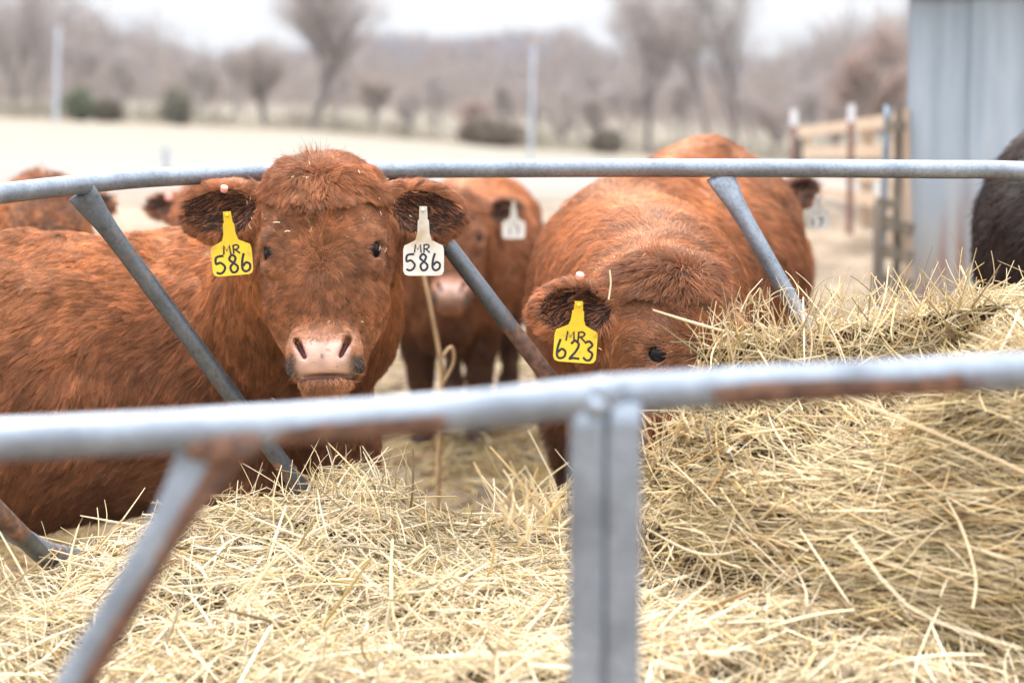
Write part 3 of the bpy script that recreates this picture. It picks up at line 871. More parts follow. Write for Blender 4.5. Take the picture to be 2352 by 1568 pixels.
    def fur(s, n, rad=.0005, csize=.016, clump=.55, K=5, headw=2.2, back=.12, lenk=1.0, bodylim=None):
        def wf(c, nn):
            h = s.hl(c); w0 = facing(c, nn, back)
            hd = np.linalg.norm(h - (0, -.02, -.08), axis=1)
            w0 = w0 * (1 + (headw - 1) * sst(.32, .24, hd))
            mm = s.muzzle_mask(h)
            e = h.copy(); e[:, 0] = np.abs(e[:, 0]); de = np.linalg.norm(e - EYE, axis=1)
            tz = np.maximum(sst(-.166, -.152, h[:, 1]), sst(.045, .054, np.abs(h[:, 0])))
            w0 = w0 * (1 - mm * (1 - .6 * tz)) * sst(.0215, .0245, de)
            w0 = w0 * (s.bl(c)[:, 2] > .07)
            w0 = w0 * (1 - .9 * (np.abs(h[:, 1] + .217) < .006) * (np.abs(h[:, 0]) < .055) * (h[:, 2] > -.07))
            # out of every near view
            px_, py_, d_ = to_px(c)
            w0 = w0 * np.where((px_ < -500) | (px_ > 2850), .15, 1)
            return w0
        p, nn = sample(s.v, s.f, n, wf)
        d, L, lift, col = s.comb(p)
        # wandering comb
        a = noise(p, 7, 51) * .6 + noise(p, 24, 52) * .45
        t = nrm(d - (d * nn).sum(-1, keepdims=True) * nn)
        bt = np.cross(nn, t)
        t = t * np.cos(a)[:, None] + bt * np.sin(a)[:, None]
        t = t + rng.normal(size=t.shape) * .12
        L = L * lenk * (.7 + .5 * rng.random(n))
        lift = lift * (1 + .55 * noise(p, 30, 55))
        P = strands(p, nn, t, L, lift, K=K, clump=clump, csize=csize, wob=.20, droop=.12)
        if len(CL) >= 2:
            f1, f2 = CL[-1], CL[-2]
            b1 = rng.random(f1.max() + 1)[f1]; b2 = rng.random(f2.max() + 1)[f2]
            col = col * (.62 + .62 * b1 ** 1.4 + .22 * b2)[:, None]
            CL.clear()
        if s.black: col = np.tile([.028, .021, .019], (n, 1)) + col * .06  # brown sheen painted into the black coat by a lighter colour
        lockv = np.clip(.5 + .4 * noise(p, 60, 71) + .25 * noise(p, 18, 72), 0, 1)
        col = col * (.50 + .60 * lockv[:, None] ** 1.3 + .30 * rng.random((n, 1)))
        col = col * (1 + .22 * noise(p, 5, 81) + .12 * noise(p, 13, 82))[:, None]
        wht = rng.random(n) < .02
        if not s.black: col[wht] = col[wht] * .5 + np.array([.5, .3, .18]) * .5
        r = rad * (.8 + .4 * rng.random(n))[:, None] * np.linspace(1, .25, K)[None]
        m_ = 260; cw = s.O + (np.stack([rng.normal(-.012, .014, m_), .158 + rng.normal(0, .004, m_), -.07 + rng.normal(0, .015, m_)], 1) * s.hs) @ s.HB
        cd = nrm(np.stack([rng.normal(-.15, .35, m_), np.ones(m_), rng.normal(0, .3, m_)], 1)) @ s.HB
        sk = np.linspace(0, 1, K)[None, :, None]
        CP_ = cw[:, None] + cd[:, None] * sk * rng.uniform(.02, .045, (m_, 1, 1)) + rng.normal(0, .006, (m_, 1, 3)) * sk ** 2
        mw = 26; sg_ = rng.choice([-1, 1], mw)
        wu = rng.uniform(.036, .058, mw) * sg_; wv_ = rng.uniform(-.228, -.165, mw)
        wr = s.O + (np.stack([wu, wv_, rng.uniform(-.03, .0, mw)], 1) * s.hs) @ s.HB
        wd_ = nrm(np.stack([sg_ * rng.uniform(.5, 1, mw), rng.uniform(-.6, .2, mw), rng.uniform(.1, .7, mw)], 1)) @ s.HB
        WP = wr[:, None] + wd_[:, None] * sk * rng.uniform(.010, .024, (mw, 1, 1)) + rng.normal(0, .003, (mw, 1, 3)) * sk ** 2
        P = np.concatenate([P, WP]); r = np.concatenate([r, np.tile(np.linspace(.00016, .00006, K), (mw, 1))]); col = np.concatenate([col, np.tile([.62, .50, .40], (mw, 1))])
        P = np.concatenate([P, CP_]); r = np.concatenate([r, np.tile(np.linspace(1, .25, K) * rad, (m_, 1))])
        col = np.concatenate([col, (np.array([.03, .02, .02]) if s.black else FURC * 1.1) * (.7 + .6 * rng.random((m_, 1)))])
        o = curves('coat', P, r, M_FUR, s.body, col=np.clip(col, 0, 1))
        return s

m, nt, b = newmat('eye'); b.inputs['Base Color'].default_value = (.008, .006, .007, 1); b.inputs['Roughness'].default_value = .1; b.inputs['Specular IOR Level'].default_value = .18; M_EYE = m
def plain(name, c, rough=.5, spec=.5, var=.12, scale=30):
    return noise_mat(name, [(.3, tuple(x * (1 - var) for x in c)), (.7, tuple(min(1, x * (1 + var * .4)) for x in c))], scale=scale, rough=rough, spec=spec)
M_YEL = noise_mat('yellow_plastic', [(.27, (.38, .26, .04)), (.38, (.72, .48, .03)), (.6, (.80, .55, .03))], scale=38, detail=8, rough=.38)
M_WTAG = noise_mat('dirty_white_plastic', [(.28, (.50, .38, .24)), (.42, (.62, .56, .47)), (.6, (.68, .64, .58))], scale=25, rough=.4)
M_INK = plain('marker_ink', (.012, .012, .03), .5)
M_BTN = plain('pink_plastic', (.85, .36, .27), .35)

STR = {
 'M': [[(0, 0), (.12, 1), (.45, .35), (.85, 1), (.95, 0)]],
 'R': [[(.1, 0), (.12, 1)], [(.0, .9), (.55, 1), (.85, .78), (.6, .52), (.15, .45)], [(.35, .47), (.95, .0)]],
 '5': [[(.85, 1), (.15, .93), (.08, .55), (.5, .6), (.9, .35), (.75, .08), (.4, -.03), (.05, .05)]],
 '8': [[(.5, .55), (.15, .75), (.4, 1), (.75, .85), (.6, .58), (.2, .3), (.35, .0), (.75, .02), (.9, .3), (.5, .55)]],
 '6': [[(.35, 1.05), (.15, .6), (.12, .15), (.4, -.02), (.8, .1), (.85, .38), (.5, .5), (.2, .3)]],
 '2': [[(.1, .82), (.45, 1.02), (.8, .8), (.55, .4), (.05, 0), (.4, .04), (.95, .02)]],
 '3': [[(.1, .92), (.5, 1.03), (.8, .82), (.45, .56), (.85, .35), (.7, .03), (.35, -.03), (.05, .12)]],
 '7': [[(.05, .95), (.9, 1), (.4, 0)]], '1': [[(.4, 1), (.45, 0)]],
}
def ear_tag(calf, c, xdir, updir, mat, lines, part_label, wd=.070, neck=.045, blur=False):
    """plate with tapering neck hanging from the point c; xdir/updir in pen coordinates"""
    xdir = nrm(np.asarray(xdir, float)); updir = nrm(np.asarray(updir, float)); nd = np.cross(xdir, updir)
    hw = wd / 2; hh = wd * .92
    # outline from the top, clockwise, y down negative
    o = [(.0065, 0), (.0075, -neck * .42), (.0095, -neck * .45), (.0105, -neck * .85), (.014, -neck - .004), (hw - .009, -neck - .010), (hw - .002, -neck - .013), (hw, -neck - .020),
         (hw, -neck - .028), (hw, -neck - .034), (hw, -neck - .040), (hw, -neck - .046), (hw, -neck - hh + .008), (hw - .003, -neck - hh + .002), (hw - .009, -neck - hh)]
    o = o + [(-x, y) for x, y in o[::-1]]
    o = np.array(o) * 1.0; n = len(o)
    bend = lambda y: .006 * np.sin(y / .11 * 3)
    th = .0016
    def P(x, y, z): return np.asarray(c) + np.outer(x, xdir) + np.outer(y, updir) + np.outer(z, nd)
    v = np.concatenate([P(o[:, 0], o[:, 1], bend(o[:, 1]) + th / 2), P(o[:, 0], o[:, 1], bend(o[:, 1]) - th / 2)])
    h_ = n // 2; fs = []
    for i in range(h_ - 1):
        fs.append([i, n - 1 - i, n - 2 - i, i + 1]); fs.append([n + i, n + i + 1, n + n - 2 - i, n + n - 1 - i])
    for i in range(n):
        j = (i + 1) % n; fs.append([i, i + n, j + n, j][::-1])
    t = mesh('ear_tag', v, np.array(fs)[:, ::-1], mat, calf.root, smooth=False)
    t['label'] = part_label
    parts = []
    for txt, cx_, cy_, size, sp_, wdt in lines:
        tot = (len(txt) - 1) * sp_
        for i, ch in enumerate(txt):
            for st in STR[ch]:
                st = np.array(st); pl = spline(np.column_stack([st, np.zeros(len(st))]), 6)[:, :2] if len(st) > 2 and ch not in 'M' else st
                X_ = cx_ - tot / 2 + i * sp_ + (pl[:, 0] - .5) * size * (.85 if txt == 'MR' else .62); Y_ = cy_ + (pl[:, 1] - .5) * size
                Q_ = P(X_, Y_, bend(Y_) + th / 2 + .0006)
                V_, F_, _ = tube(Q_, wdt, .0003, sides=6, side=nd, cap=False)
                parts.append((V_, F_))
    v, f = join(parts)
    ORG[t.name] = ORG[calf.root.name]
    k = mesh('number', v, f, M_INK, t)
    # pin
    V_, F_, _ = tube(np.array([P(np.array([0.]), np.array([-.006]), np.array([z]))[0] for z in (-.004, .001, .004, .005)]), np.array([.003, .0032, .0032, .001]), sides=12, side=updir)
    mesh('pin', V_, F_, mat, t)
    return t
def button(calf, c, axis_dir, r=.0095, h=.012):
    a = nrm(np.asarray(axis_dir, float)); c = np.asarray(c, float)
    V_, F_, _ = tube(np.array([c - a * h / 2, c - a * h * .4, c + a * h * .4, c + a * h / 2]), np.array([r * .8, r, r, r * .8]), sides=20, side=np.cross(a, [0.3, .2, 1.]))
    mesh('tag_button', V_, F_, M_BTN, calf.root)

# ---- calf looking at the camera
O1 = U(736, 572, 3.90)
calf1 = Calf('red calf staring at the camera between a yellow and a white tag marked 586', (-.50, 4.52, 0), 190, head_frame(O1, 0, 16, 2.0), ears=((2, -4), (-5, -10)), neck_mid=(-.40, 4.34, .86), neck_r=(.20, .125))
calf1.build(fine=.0042, coarse=.016)
calf1.eyes()
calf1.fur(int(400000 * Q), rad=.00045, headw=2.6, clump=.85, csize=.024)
ear_tag(calf1, U(521, 486, 3.90), (1, 0, .085), (-.085, 0, 1), M_YEL, [('MR', .001, -.066, .015, .016, .0014), ('586', .0015, -.090, .029, .022, .0020)], 'yellow ear tag marked MR 586', neck=.046)
ear_tag(calf1, U(972, 474, 3.90), (1, 0, -.0), (0, 0, 1), M_WTAG, [('MR', -.002, -.073, .014, .015, .0012), ('586', .000, -.096, .027, .022, .0018)], 'dirty white ear tag marked MR 586', neck=.055)
button(calf1, U(515, 434, 3.93), (.2, -.6, 1), r=.0065, h=.010)

# ---- calf eating at the bale, head down
O2 = U(1628, 792, 3.82)
calf2 = Calf('red calf with its head down in the bale wearing a yellow tag marked 623', (.27, 5.02, 0), 77, head_frame(O2, 32, 20, 2), scale=1.07, ears=((9, -10), (6, -50)), neck_mid=(.27, 4.42, .86), neck_r=(.21, .135), girth=1.22)
calf2.build(fine=.0045, coarse=.018)
calf2.eyes()
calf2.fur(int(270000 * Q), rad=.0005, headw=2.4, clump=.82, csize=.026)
ear_tag(calf2, U(1330, 692, 3.68), (1, 0, -.075), (.075, 0, 1), M_YEL, [('MR', .000, -.058, .016, .018, .0014), ('623', .000, -.080, .029, .022, .0019)], 'yellow ear tag marked MR 623', neck=.036)
button(calf2, U(1332, 634, 3.74), (.2, -.6, 1), r=.007, h=.010)

# ---- calf standing behind, facing the camera
O3 = U(1035, 545, 7.0)
calf3 = Calf('red calf standing behind, facing the camera between the two nearer calves', (-.205, 7.25, 0), 84, head_frame(O3, 2, 20, 0, .93), scale=.84, ears=((14, -8), (14, -8)), neck_r=(.19, .13), girth=1.25)
calf3.build(fine=.007, coarse=.018)
calf3.eyes()
calf3.fur(int(70000 * Q), rad=.0011, headw=2, clump=.4)
ear_tag(calf3, U(1180, 462, 6.93), (1, 0, 0), (0, 0, 1), M_WTAG, [('11', 0, -.069, .010, .012, .001), ('17', 0, -.092, .022, .02, .0018)], 'small white ear tag', neck=.05)

# ---- calves farther off
O4 = U(110, 500, 6.3)
calf4 = Calf('red calf farther back at the left, mostly behind the nearest calf', (-1.42, 6.7, 0), 150, head_frame(O4, 20, 30, 0, .85), scale=.71, ears=((5, -5), (2, -5)), neck_r=(.19, .13))
calf4.build(fine=.012, coarse=.025); calf4.fur(int(15000 * Q), rad=.002, clump=.3)
O5 = U(480, 510, 6.8)
calf5 = Calf('red calf whose ear shows over the back of the nearest calf', (-.86, 7.25, 0), 84, head_frame(O5, 0, 25, 0, .85), scale=.80, ears=((5, -5), (5, -5)), neck_r=(.19, .13))
calf5.build(fine=.012, coarse=.025); calf5.fur(int(15000 * Q), rad=.002, clump=.3)
button(calf5, U(388, 452, 6.7), (.1, -1, .3), r=.012, h=.012)
O6 = U(1745, 520, 6.2)
calf6 = Calf('red calf behind the eating calf, its white tagged ear showing at the right', (.70, 6.75, 0), 88, head_frame(O6, 10, 20, 0, .9), scale=.84, ears=((5, -5), (26, -8)), neck_r=(.19, .13))
calf6.build(fine=.010, coarse=.022); calf6.fur(int(30000 * Q), rad=.0015, clump=.35)
ear_tag(calf6, U(1878, 447, 6.12), (1, 0, 0), (0, 0, 1), M_WTAG, [('11', 0, -.05, .008, .012, .001), ('17', 0, -.075, .022, .02, .0018)], 'small white ear tag', neck=.03)
# ---- black one at the right edge
calf7 = Calf('black calf at the right edge of the pen beside the tin shed', (1.31, 5.05, 0), 72, head_frame((1.36, 4.35, .72), 0, 20, 0), scale=1.24, ears=((5, -5), (5, -5)), neck_r=(.2, .13), group=None, black=True, girth=1.1)
calf7.build(fine=.010, coarse=.020); calf7.fur(int(40000 * Q), rad=.0011, clump=.5)

# ================================================================== HAY
STRC = np.array([[.60, .41, .16], [.70, .52, .24], [.48, .31, .10], [.76, .60, .34], [.40, .29, .09], [.56, .34, .14], [.30, .18, .07]])
def straw_cols(n, pale=0):
    c = STRC[rng.integers(0, len(STRC), n)] * (.55 + .6 * rng.random((n, 1)))
    w_ = (pale * 1.5 * rng.random((n, 1))).clip(0, 1)
    c = c * (1 - w_) + np.array([.86, .73, .50]) * w_
    dk = rng.random(n) < .16
    c[dk] *= (.42, .40, .36)
    return np.clip(c, 0, .92)
def straws(p, nn, t, L, K=5, rad=.0011, out_=(0, .02), tiltr=.12, bend=.18, extra=None):
    n = len(p)
    t = nrm(t - (t * nn).sum(-1, keepdims=True) * nn)
    bt = np.cross(nn, t)
    off = rng.uniform(out_[0], out_[1], n)
    if extra is not None: off = off + extra
    s = np.linspace(-.5, .5, K)[None, :, None]
    tl = rng.normal(0, tiltr, n)
    dirv = t + nn * tl[:, None]
    bv = bt * (bend * np.clip(rng.standard_t(3, n), -4, 4))[:, None] - nn * (np.abs(rng.normal(0, bend, n)) * .6)[:, None]
    kink = rng.normal(0, .11, (n, 1, 3)) * np.maximum(s - rng.uniform(-.4, .4, (n, 1, 1)), 0) * 2
    P = p[:, None] + nn[:, None] * off[:, None, None] + L[:, None, None] * (dirv[:, None] * s + bv[:, None] * (s * s * 2) + kink)
    r = rad * (.45 + 1.5 * rng.random(n) ** 3.0)[:, None] * np.array([.8] + [1] * (K - 2) + [.5])[None]
    return P, r
M_HAYCORE = noise_mat('hay_core', [(.3, (.02, .013, .006)), (.5, (.06, .04, .018)), (.7, (.15, .10, .045))], scale=30, detail=8, bump=.8, rough=.95, stretch=(1, 1, 5), spec=.1)  # near-black colour paints the shade in the gaps of the hay

# round bale, slumped
BC = np.array([.97, 3.58, 0])
def bale_sdf(p):
    q = p - BC
    r = np.linalg.norm(q[:, :2] * (1, 1.36), axis=1)
    R0 = .72 - .05 * sst(.55, .95, p[:, 2]) * 1.6 - .06 * sst(.5, .2, p[:, 2])
    side = r - R0
    top = p[:, 2] - (.885 + .02 * noise(p * (1, 1, 0), 4, 3))
    d = smax(side, top, .24)
    # layered folds running round the bale
    az = np.arctan2(q[:, 1], q[:, 0])
    w1 = np.stack([az * 2.2, p[:, 2] * 9 + az * .8 + noise(p, 2.2, 5) * .9, np.zeros(len(p))], 1)
    fold = np.minimum(noise(w1, 1.0, 8), .25) * -.0 + noise(w1, 1.0, 8) * .085 + noise(w1 * (2, 2.3, 1), 1.0, 9) * .024
    return (d + fold + noise(p, 14, 2) * .008) * .8
X_ = np.arange(BC[0] - .8, BC[0] + .8, .016); Y_ = np.arange(BC[1] - .8, BC[1] + .8, .016); Z_ = np.arange(.3, 1.02, .014)
bv, bf = nets(bale_sdf, X_, Y_, Z_)
bale = root('hay_bale', (BC[0], BC[1], .3), 'round bale of loose layered hay at the right inside the feeder', 'hay bale')
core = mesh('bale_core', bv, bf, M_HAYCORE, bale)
def wv(c, nn):
    return facing(c, nn, .1)
def bale_dir(p, k):
    q = p - BC
    tdir = nrm(np.stack([-q[:, 1], q[:, 0], np.zeros(len(q))], 1))
    return tdir * np.array([1, 1, 1]) + np.array([0, 0, 1]) * (noise(p, 3, 4) * .4 + .12)[:, None] + rng.normal(size=p.shape) * k
def layer(p):
    q = p - BC; az = np.arctan2(q[:, 1], q[:, 0])
    w1 = np.stack([az * 3.2, p[:, 2] * 17 + az * 1.6 + noise(p, 3, 15) * 1.2, np.zeros(len(p))], 1)
    return noise(w1, 1.0, 18)
def wv1(c, nn): return wv(c, nn) * (.06 + sst(-.35, .15, layer(c)))
n = int(30000 * Q); p, nn = sample(bv, bf, n, wv1)
P1, r1 = straws(p, nn, bale_dir(p, .16), rng.uniform(.05, .22, n), out_=(-.012, .010), rad=.00095, tiltr=.07, bend=.08, extra=.016 * np.maximum(layer(p), -.2))
n2_ = int(9000 * Q); p, nn = sample(bv, bf, n2_, wv)
P2, r2 = straws(p, nn, bale_dir(p, .9), rng.uniform(.03, .14, n2_), out_=(-.004, .014), rad=.0009, tiltr=.25, bend=.2)
n3_ = int(900 * Q); p, nn = sample(bv, bf, n3_, wv)
P3, r3 = straws(p, nn, rng.normal(size=p.shape), rng.uniform(.08, .28, n3_), out_=(.004, .022), rad=.0012, tiltr=.2, bend=.12)
PP = np.concatenate([P1, P2, P3]); rr = np.concatenate([r1, r2, r3])
cc = np.concatenate([straw_cols(n, .36), straw_cols(n2_, .5), straw_cols(n3_, .6)])
curves('straw', PP, rr, M_STRAW, core, col=cc)

# loose hay filling the ring
def hay_z(x, y):
    x = np.asarray(x, float); y = np.asarray(y, float)
    d = np.maximum(y, .5)
    # silhouette of the heap against the far rail, as heights at the far edge
    sil = [(-1.1, .535), (-.86, .53), (-.70, .515), (-.60, .535), (-.52, .58), (-.42, .615), (-.33, .64), (-.28, .645), (-.2, .60), (-.14, .565), (0, .545), (.08, .56), (.15, .60), (.3, .64), (1.5, .64)]
    s0 = np.interp(x, [a for a, b in sil], [b for a, b in sil])
    near = .52 + .03 * np.sin(x * 3.1 + 1)
    k = sst(3.1, 3.75, y)
    z = near * (1 - k) + (s0 - .045 * sst(-.60, -.48, x)) * k
    pp = np.stack([x, y, np.zeros_like(x)], -1)
    z = z + noise(pp, 3.2, 61) * .030 + noise(pp, 8, 62) * .026 + noise(pp, 20, 63) * .014
    rimd = np.hypot((x - .25) / 1.28, (y - 3.05) / 1.12)
    z = z - .10 * sst(.86, 1.0, rimd) * (y < 3.4) - .03 * sst(3.95, 4.15, y)
    return z
xs = np.arange(-1.1, 1.55, .02); yv = np.arange(1.9, 4.24, .02)
HX, HY = np.meshgrid(xs, yv, indexing='ij')
HZ = hay_z(HX, HY)
HV = np.stack([HX, HY, HZ], -1).reshape(-1, 3)
nx_, ny_ = HX.shape
i_ = (np.arange(nx_ - 1)[:, None] * ny_ + np.arange(ny_ - 1)[None]).ravel()
HF = np.stack([i_, i_ + ny_, i_ + ny_ + 1, i_ + 1], 1)
from math import hypot
# keep what lies inside the ring
lowxy = low[::6, :2]
def inside(x, y):
    c = np.zeros(len(x), bool); n = len(lowxy); j = n - 1
    for i in range(n):
        xi, yi = lowxy[i]; xj, yj = lowxy[j]
        m = ((yi > y) != (yj > y)) & (x < (xj - xi) * (y - yi) / (yj - yi + 1e-12) + xi)
        c ^= m; j = i
    return c
fc_ = HV[HF].mean(1); HF = HF[inside(fc_[:, 0], fc_[:, 1])]
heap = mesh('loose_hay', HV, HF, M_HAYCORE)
tag(heap, 'pale loose hay spread over the floor of the feeder', 'hay', kind='stuff')
def hw(c, nn):
    px_, py_, d_ = to_px(c)
    return np.where((px_ > -150) & (px_ < 2500) & (py_ < 1800), 1, .12) * (c[:, 1] > 2.1) * (.35 + sst(2.6, 3.3, c[:, 1]))
n = int(30000 * Q); p, nn = sample(HV, HF, n, hw)
P1, r1 = straws(p, nn, rng.normal(size=p.shape) + (.5, 0, 0), rng.uniform(.03, .14, n), out_=(-.010, .020), rad=.00095, tiltr=.22, bend=.22)
n2_ = int(2600 * Q); p, nn = sample(HV, HF, n2_, hw)
P2, r2 = straws(p, nn, rng.normal(size=p.shape), rng.uniform(.08, .24, n2_), out_=(.004, .030), rad=.0013, tiltr=.4, bend=.15)
n4_ = int(9000 * Q); p, nn = sample(HV, HF, n4_, hw)
P4, r4 = straws(p, nn, rng.normal(size=p.shape), rng.uniform(.006, .03, n4_), out_=(.002, .022), rad=.0014, tiltr=.5, bend=.5)
curves('chaff', P4, r4, M_STRAW, heap, col=straw_cols(n4_, .35))
curves('straw', np.concatenate([P1, P2]), np.concatenate([r1, r2]), M_STRAW, heap, col=np.concatenate([straw_cols(n, .62) * (1.04, 1.05, 1.1), straw_cols(n2_, .8)]))
# upright wisps along the skyline of the hay
def wisps(px_, py_, d_, n, hgt, spread=.03, up=1.0, rad=.0009):
    c = U(px_, py_, d_)
    p = c + rng.normal(size=(n, 3)) * (spread, spread, .008)
    dr = nrm(rng.normal(size=(n, 3)) * (.8, .4, .35) + (0, 0, up))
    L = hgt * rng.uniform(.4, 1, n)
    s = np.linspace(0, 1, 6)[None, :, None]
    kn = rng.normal(0, .5, (n, 1, 3)) * np.maximum(s - rng.uniform(.4, .9, (n, 1, 1)), 0)
    L = L * .75
    P = p[:, None] + L[:, None, None] * (dr[:, None] * s + rng.normal(0, .25, (n, 1, 3)) * s * s + kn)
    return P, rad * (.6 + .7 * rng.random(n))[:, None] * np.linspace(1, .6, 6)[None]
W = []
for a in [(60, 1285, 3.75, 8, .07), (180, 1290, 3.8, 8, .10), (330, 1260, 3.85, 10, .10), (420, 1235, 3.8, 8, .08), (560, 1175, 3.9, 14, .10), (660, 1150, 3.85, 10, .08), (770, 1130, 3.8, 24, .11), (850, 1150, 3.75, 16, .09), (960, 1200, 3.7, 10, .08), (1080, 1215, 3.75, 10, .08), (1240, 1190, 3.3, 22, .13, .03, 1.4, .0018), (1210, 1230, 3.2, 12, .14, .03, 1.5, .0018), (1285, 1180, 3.7, 16, .12)]:
    W.append(wisps(*a))
P = np.concatenate([a for a, b in W]); r = np.concatenate([b for a, b in W])
curves('wisps', P, r, M_STRAW, heap, col=straw_cols(len(P), .4))
W = []
for a in [(1665, 800, 3.75, 14, .07), (1690, 735, 3.8, 20, .08), (1760, 715, 3.9, 20, .06), (1860, 700, 3.95, 20, .07), (1960, 695, 3.95, 22, .06), (2060, 690, 3.95, 26, .09), (2150, 700, 3.95, 16, .06), (2240, 700, 3.9, 18, .11), (2300, 705, 3.9, 16, .08), (1560, 985, 3.4, 30, .07), (1500, 1050, 3.4, 20, .07), (1500, 1180, 3.3, 20, .07)]:
    W.append(wisps(*a))
P = np.concatenate([a for a, b in W]); r = np.concatenate([b for a, b in W])
curves('wisps', P, r, M_STRAW, core, col=straw_cols(len(P), .4))
# a few long single stalks that read in the photograph
def stalk(pts, rad=.0016):
    P = spline(np.array([U(*q) for q in pts]), 8)
    t = np.linspace(0, len(P) - 1, 12).astype(int)
    return P[t][None], np.full((1, 12), rad)
S_ = [stalk([(1935, 910, 3.0), (2100, 975, 2.95), (2300, 1060, 2.95), (2400, 1110, 2.95)], .0022), stalk([(2205, 610, 3.9), (2225, 650, 3.9), (2262, 705, 3.9)], .0022), stalk([(2075, 640, 3.9), (2068, 672, 3.9), (2055, 705, 3.9)], .0018),
      stalk([(1950, 1230, 2.95), (2100, 1400, 2.9), (2350, 1490, 2.9)], .0016), stalk([(1700, 1180, 2.9), (1800, 1290, 2.9), (1850, 1400, 2.9)], .0016), stalk([(1400, 620, 3.70), (1403, 650, 3.7), (1398, 688, 3.7)], .0014)]
P = np.concatenate([a for a, b in S_]); r = np.concatenate([b for a, b in S_])
curves('stalks', P, r, M_STRAW, core, col=straw_cols(len(P), .6))

# straw litter trodden into the pen
LX, LY = np.meshgrid(np.linspace(-3, 3, 40), np.linspace(3.9, 12, 60), indexing='ij')
LV = np.stack([LX, LY, np.zeros_like(LX)], -1).reshape(-1, 3)
i_ = (np.arange(39)[:, None] * 60 + np.arange(59)[None]).ravel(); LF = np.stack([i_, i_ + 60, i_ + 61, i_ + 1], 1)
def lw(c, nn):
    px_, py_, d_ = to_px(c); return ((px_ > -60) & (px_ < 2400)) * sst(12, 6, c[:, 1]) * (.4 + .6 * (noise(c, 1.4, 3) > -.2))
n = int(16000 * Q); p, nn = sample(LV, LF, n, lw)
P1, r1 = straws(p, nn, rng.normal(size=p.shape), rng.uniform(.05, .22, n), out_=(.004, .04), rad=.0022, tiltr=.2, bend=.2)
lit = curves('straw_litter', P1, r1, M_STRAW, None, col=straw_cols(n, .0) * .8)
tag(lit, 'trampled straw scattered on the ground behind the feeder', 'straw', kind='stuff')
# tall dead weed stem in front of the standing calf
P = spline(np.array([(-.19, 5.6, .0), (-.185, 5.6, .28), (-.175, 5.58, .52), (-.20, 5.56, .70), (-.235, 5.55, .86)]), 8)
V_, F_, _ = tube(P, np.linspace(.0075, .004, len(P)), sides=8, side=(1, 0, 0))
P = spline(np.array([(-.175, 5.58, .50), (-.145, 5.57, .56), (-.15, 5.57, .60), (-.17, 5.56, .58)]), 6)
V2, F2, _ = tube(P, .004, sides=8, side=(0, 1, 0))
v, f = join([(V_, F_), (V2, F2)])
M_STEM = noise_mat('dry_stem', [(.3, (.36, .22, .10)), (.7, (.55, .38, .2))], scale=20)
tag(mesh('weed_stalk', v, f, M_STEM), 'tall dry weed stalk in front of the standing calf', 'plant')
# bits of straw caught in the coats
def coat_bits(calf, n, pick):
    p, nn = sample(calf.v, calf.f, n, pick)
    return straws(p, nn, rng.normal(size=p.shape), rng.uniform(.003, .011, n), out_=(.012, .026), rad=.0006, tiltr=.4, bend=.2)
def pk(calf):
    def g(c, nn):
        h = calf.hl(c); dh = np.linalg.norm(h - (0, .06, -.05), axis=1)
        return facing(c, nn, 0) * (.06 + sst(.24, .1, dh) * (h[:, 1] > -.03)) * (to_px(c)[0] > -50)
    return g
a1, b1 = coat_bits(calf1, 70, pk(calf1)); a2, b2 = coat_bits(calf2, 60, pk(calf2))
bits = curves('straw_bits', np.concatenate([a1, a2]), np.concatenate([b1, b2]), M_STRAW, None, col=straw_cols(130, .6))
tag(bits, 'tiny straw bits caught in the coats of the two nearest calves', 'straw', kind='stuff')

# ================================================================== TIN SHED, GATE, FENCE, POSTS (true level frame)
CP, SP = math.cos(PIT - TILT), math.sin(PIT - TILT)
def UW(px, py, d):
    a = (np.asarray(px, float) - 1176) / F; b = -(np.asarray(py, float) - 784) / F; d = np.asarray(d, float)
    return CAMW + np.stack([a * d, d * (CP + b * SP), d * (-SP + b * CP)], -1)
def at(px, Y):
    """ground point seen under pixel column px at distance Y"""
    x = (px - 1176) / F * Y; return np.array([x, Y, float(ground_z(x, Y))])

# shed
m, nt, b = newmat('old_tin')
tc = N(nt, 'ShaderNodeTexCoord'); sp = N(nt, 'ShaderNodeSeparateXYZ'); nt.links.new(tc.outputs['Object'], sp.inputs[0])
mp = N(nt, 'ShaderNodeMapping'); mp.inputs['Scale'].default_value = (6, 6, .5); nt.links.new(tc.outputs['Object'], mp.inputs['Vector'])
n1 = N(nt, 'ShaderNodeTexNoise', Scale=2.0, Detail=8, Roughness=.6); nt.links.new(mp.outputs[0], n1.inputs['Vector'])
c1 = ramp(nt, n1.outputs['Fac'], [(.3, (.27, .32, .37)), (.5, (.36, .42, .48)), (.7, (.48, .53, .58))])
zr = N(nt, 'ShaderNodeMapRange'); zr.inputs['From Min'].default_value = 1.7; zr.inputs['From Max'].default_value = .35
nt.links.new(sp.outputs['Z'], zr.inputs['Value'])
ad = N(nt, 'ShaderNodeMath', operation='MULTIPLY'); nt.links.new(zr.outputs[0], ad.inputs[0]); nt.links.new(n1.outputs['Fac'], ad.inputs[1])
rm = ramp(nt, ad.outputs[0], [(.34, (0, 0, 0)), (.6, (1, 1, 1))])
n4 = N(nt, 'ShaderNodeTexNoise', Scale=5, Detail=5); nt.links.new(mp.outputs[0], n4.inputs['Vector'])
rc = ramp(nt, n4.outputs['Fac'], [(.35, (.38, .36, .33)), (.52, (.36, .30, .26)), (.62, (.28, .13, .08))])
mx = N(nt, 'ShaderNodeMixRGB'); nt.links.new(rm, mx.inputs['Fac']); nt.links.new(c1, mx.inputs[1]); nt.links.new(rc, mx.inputs[2])
nt.links.new(mx.outputs[0], b.inputs['Base Color']); b.inputs['Roughness'].default_value = .55; b.inputs['Metallic'].default_value = .25
M_TIN = m
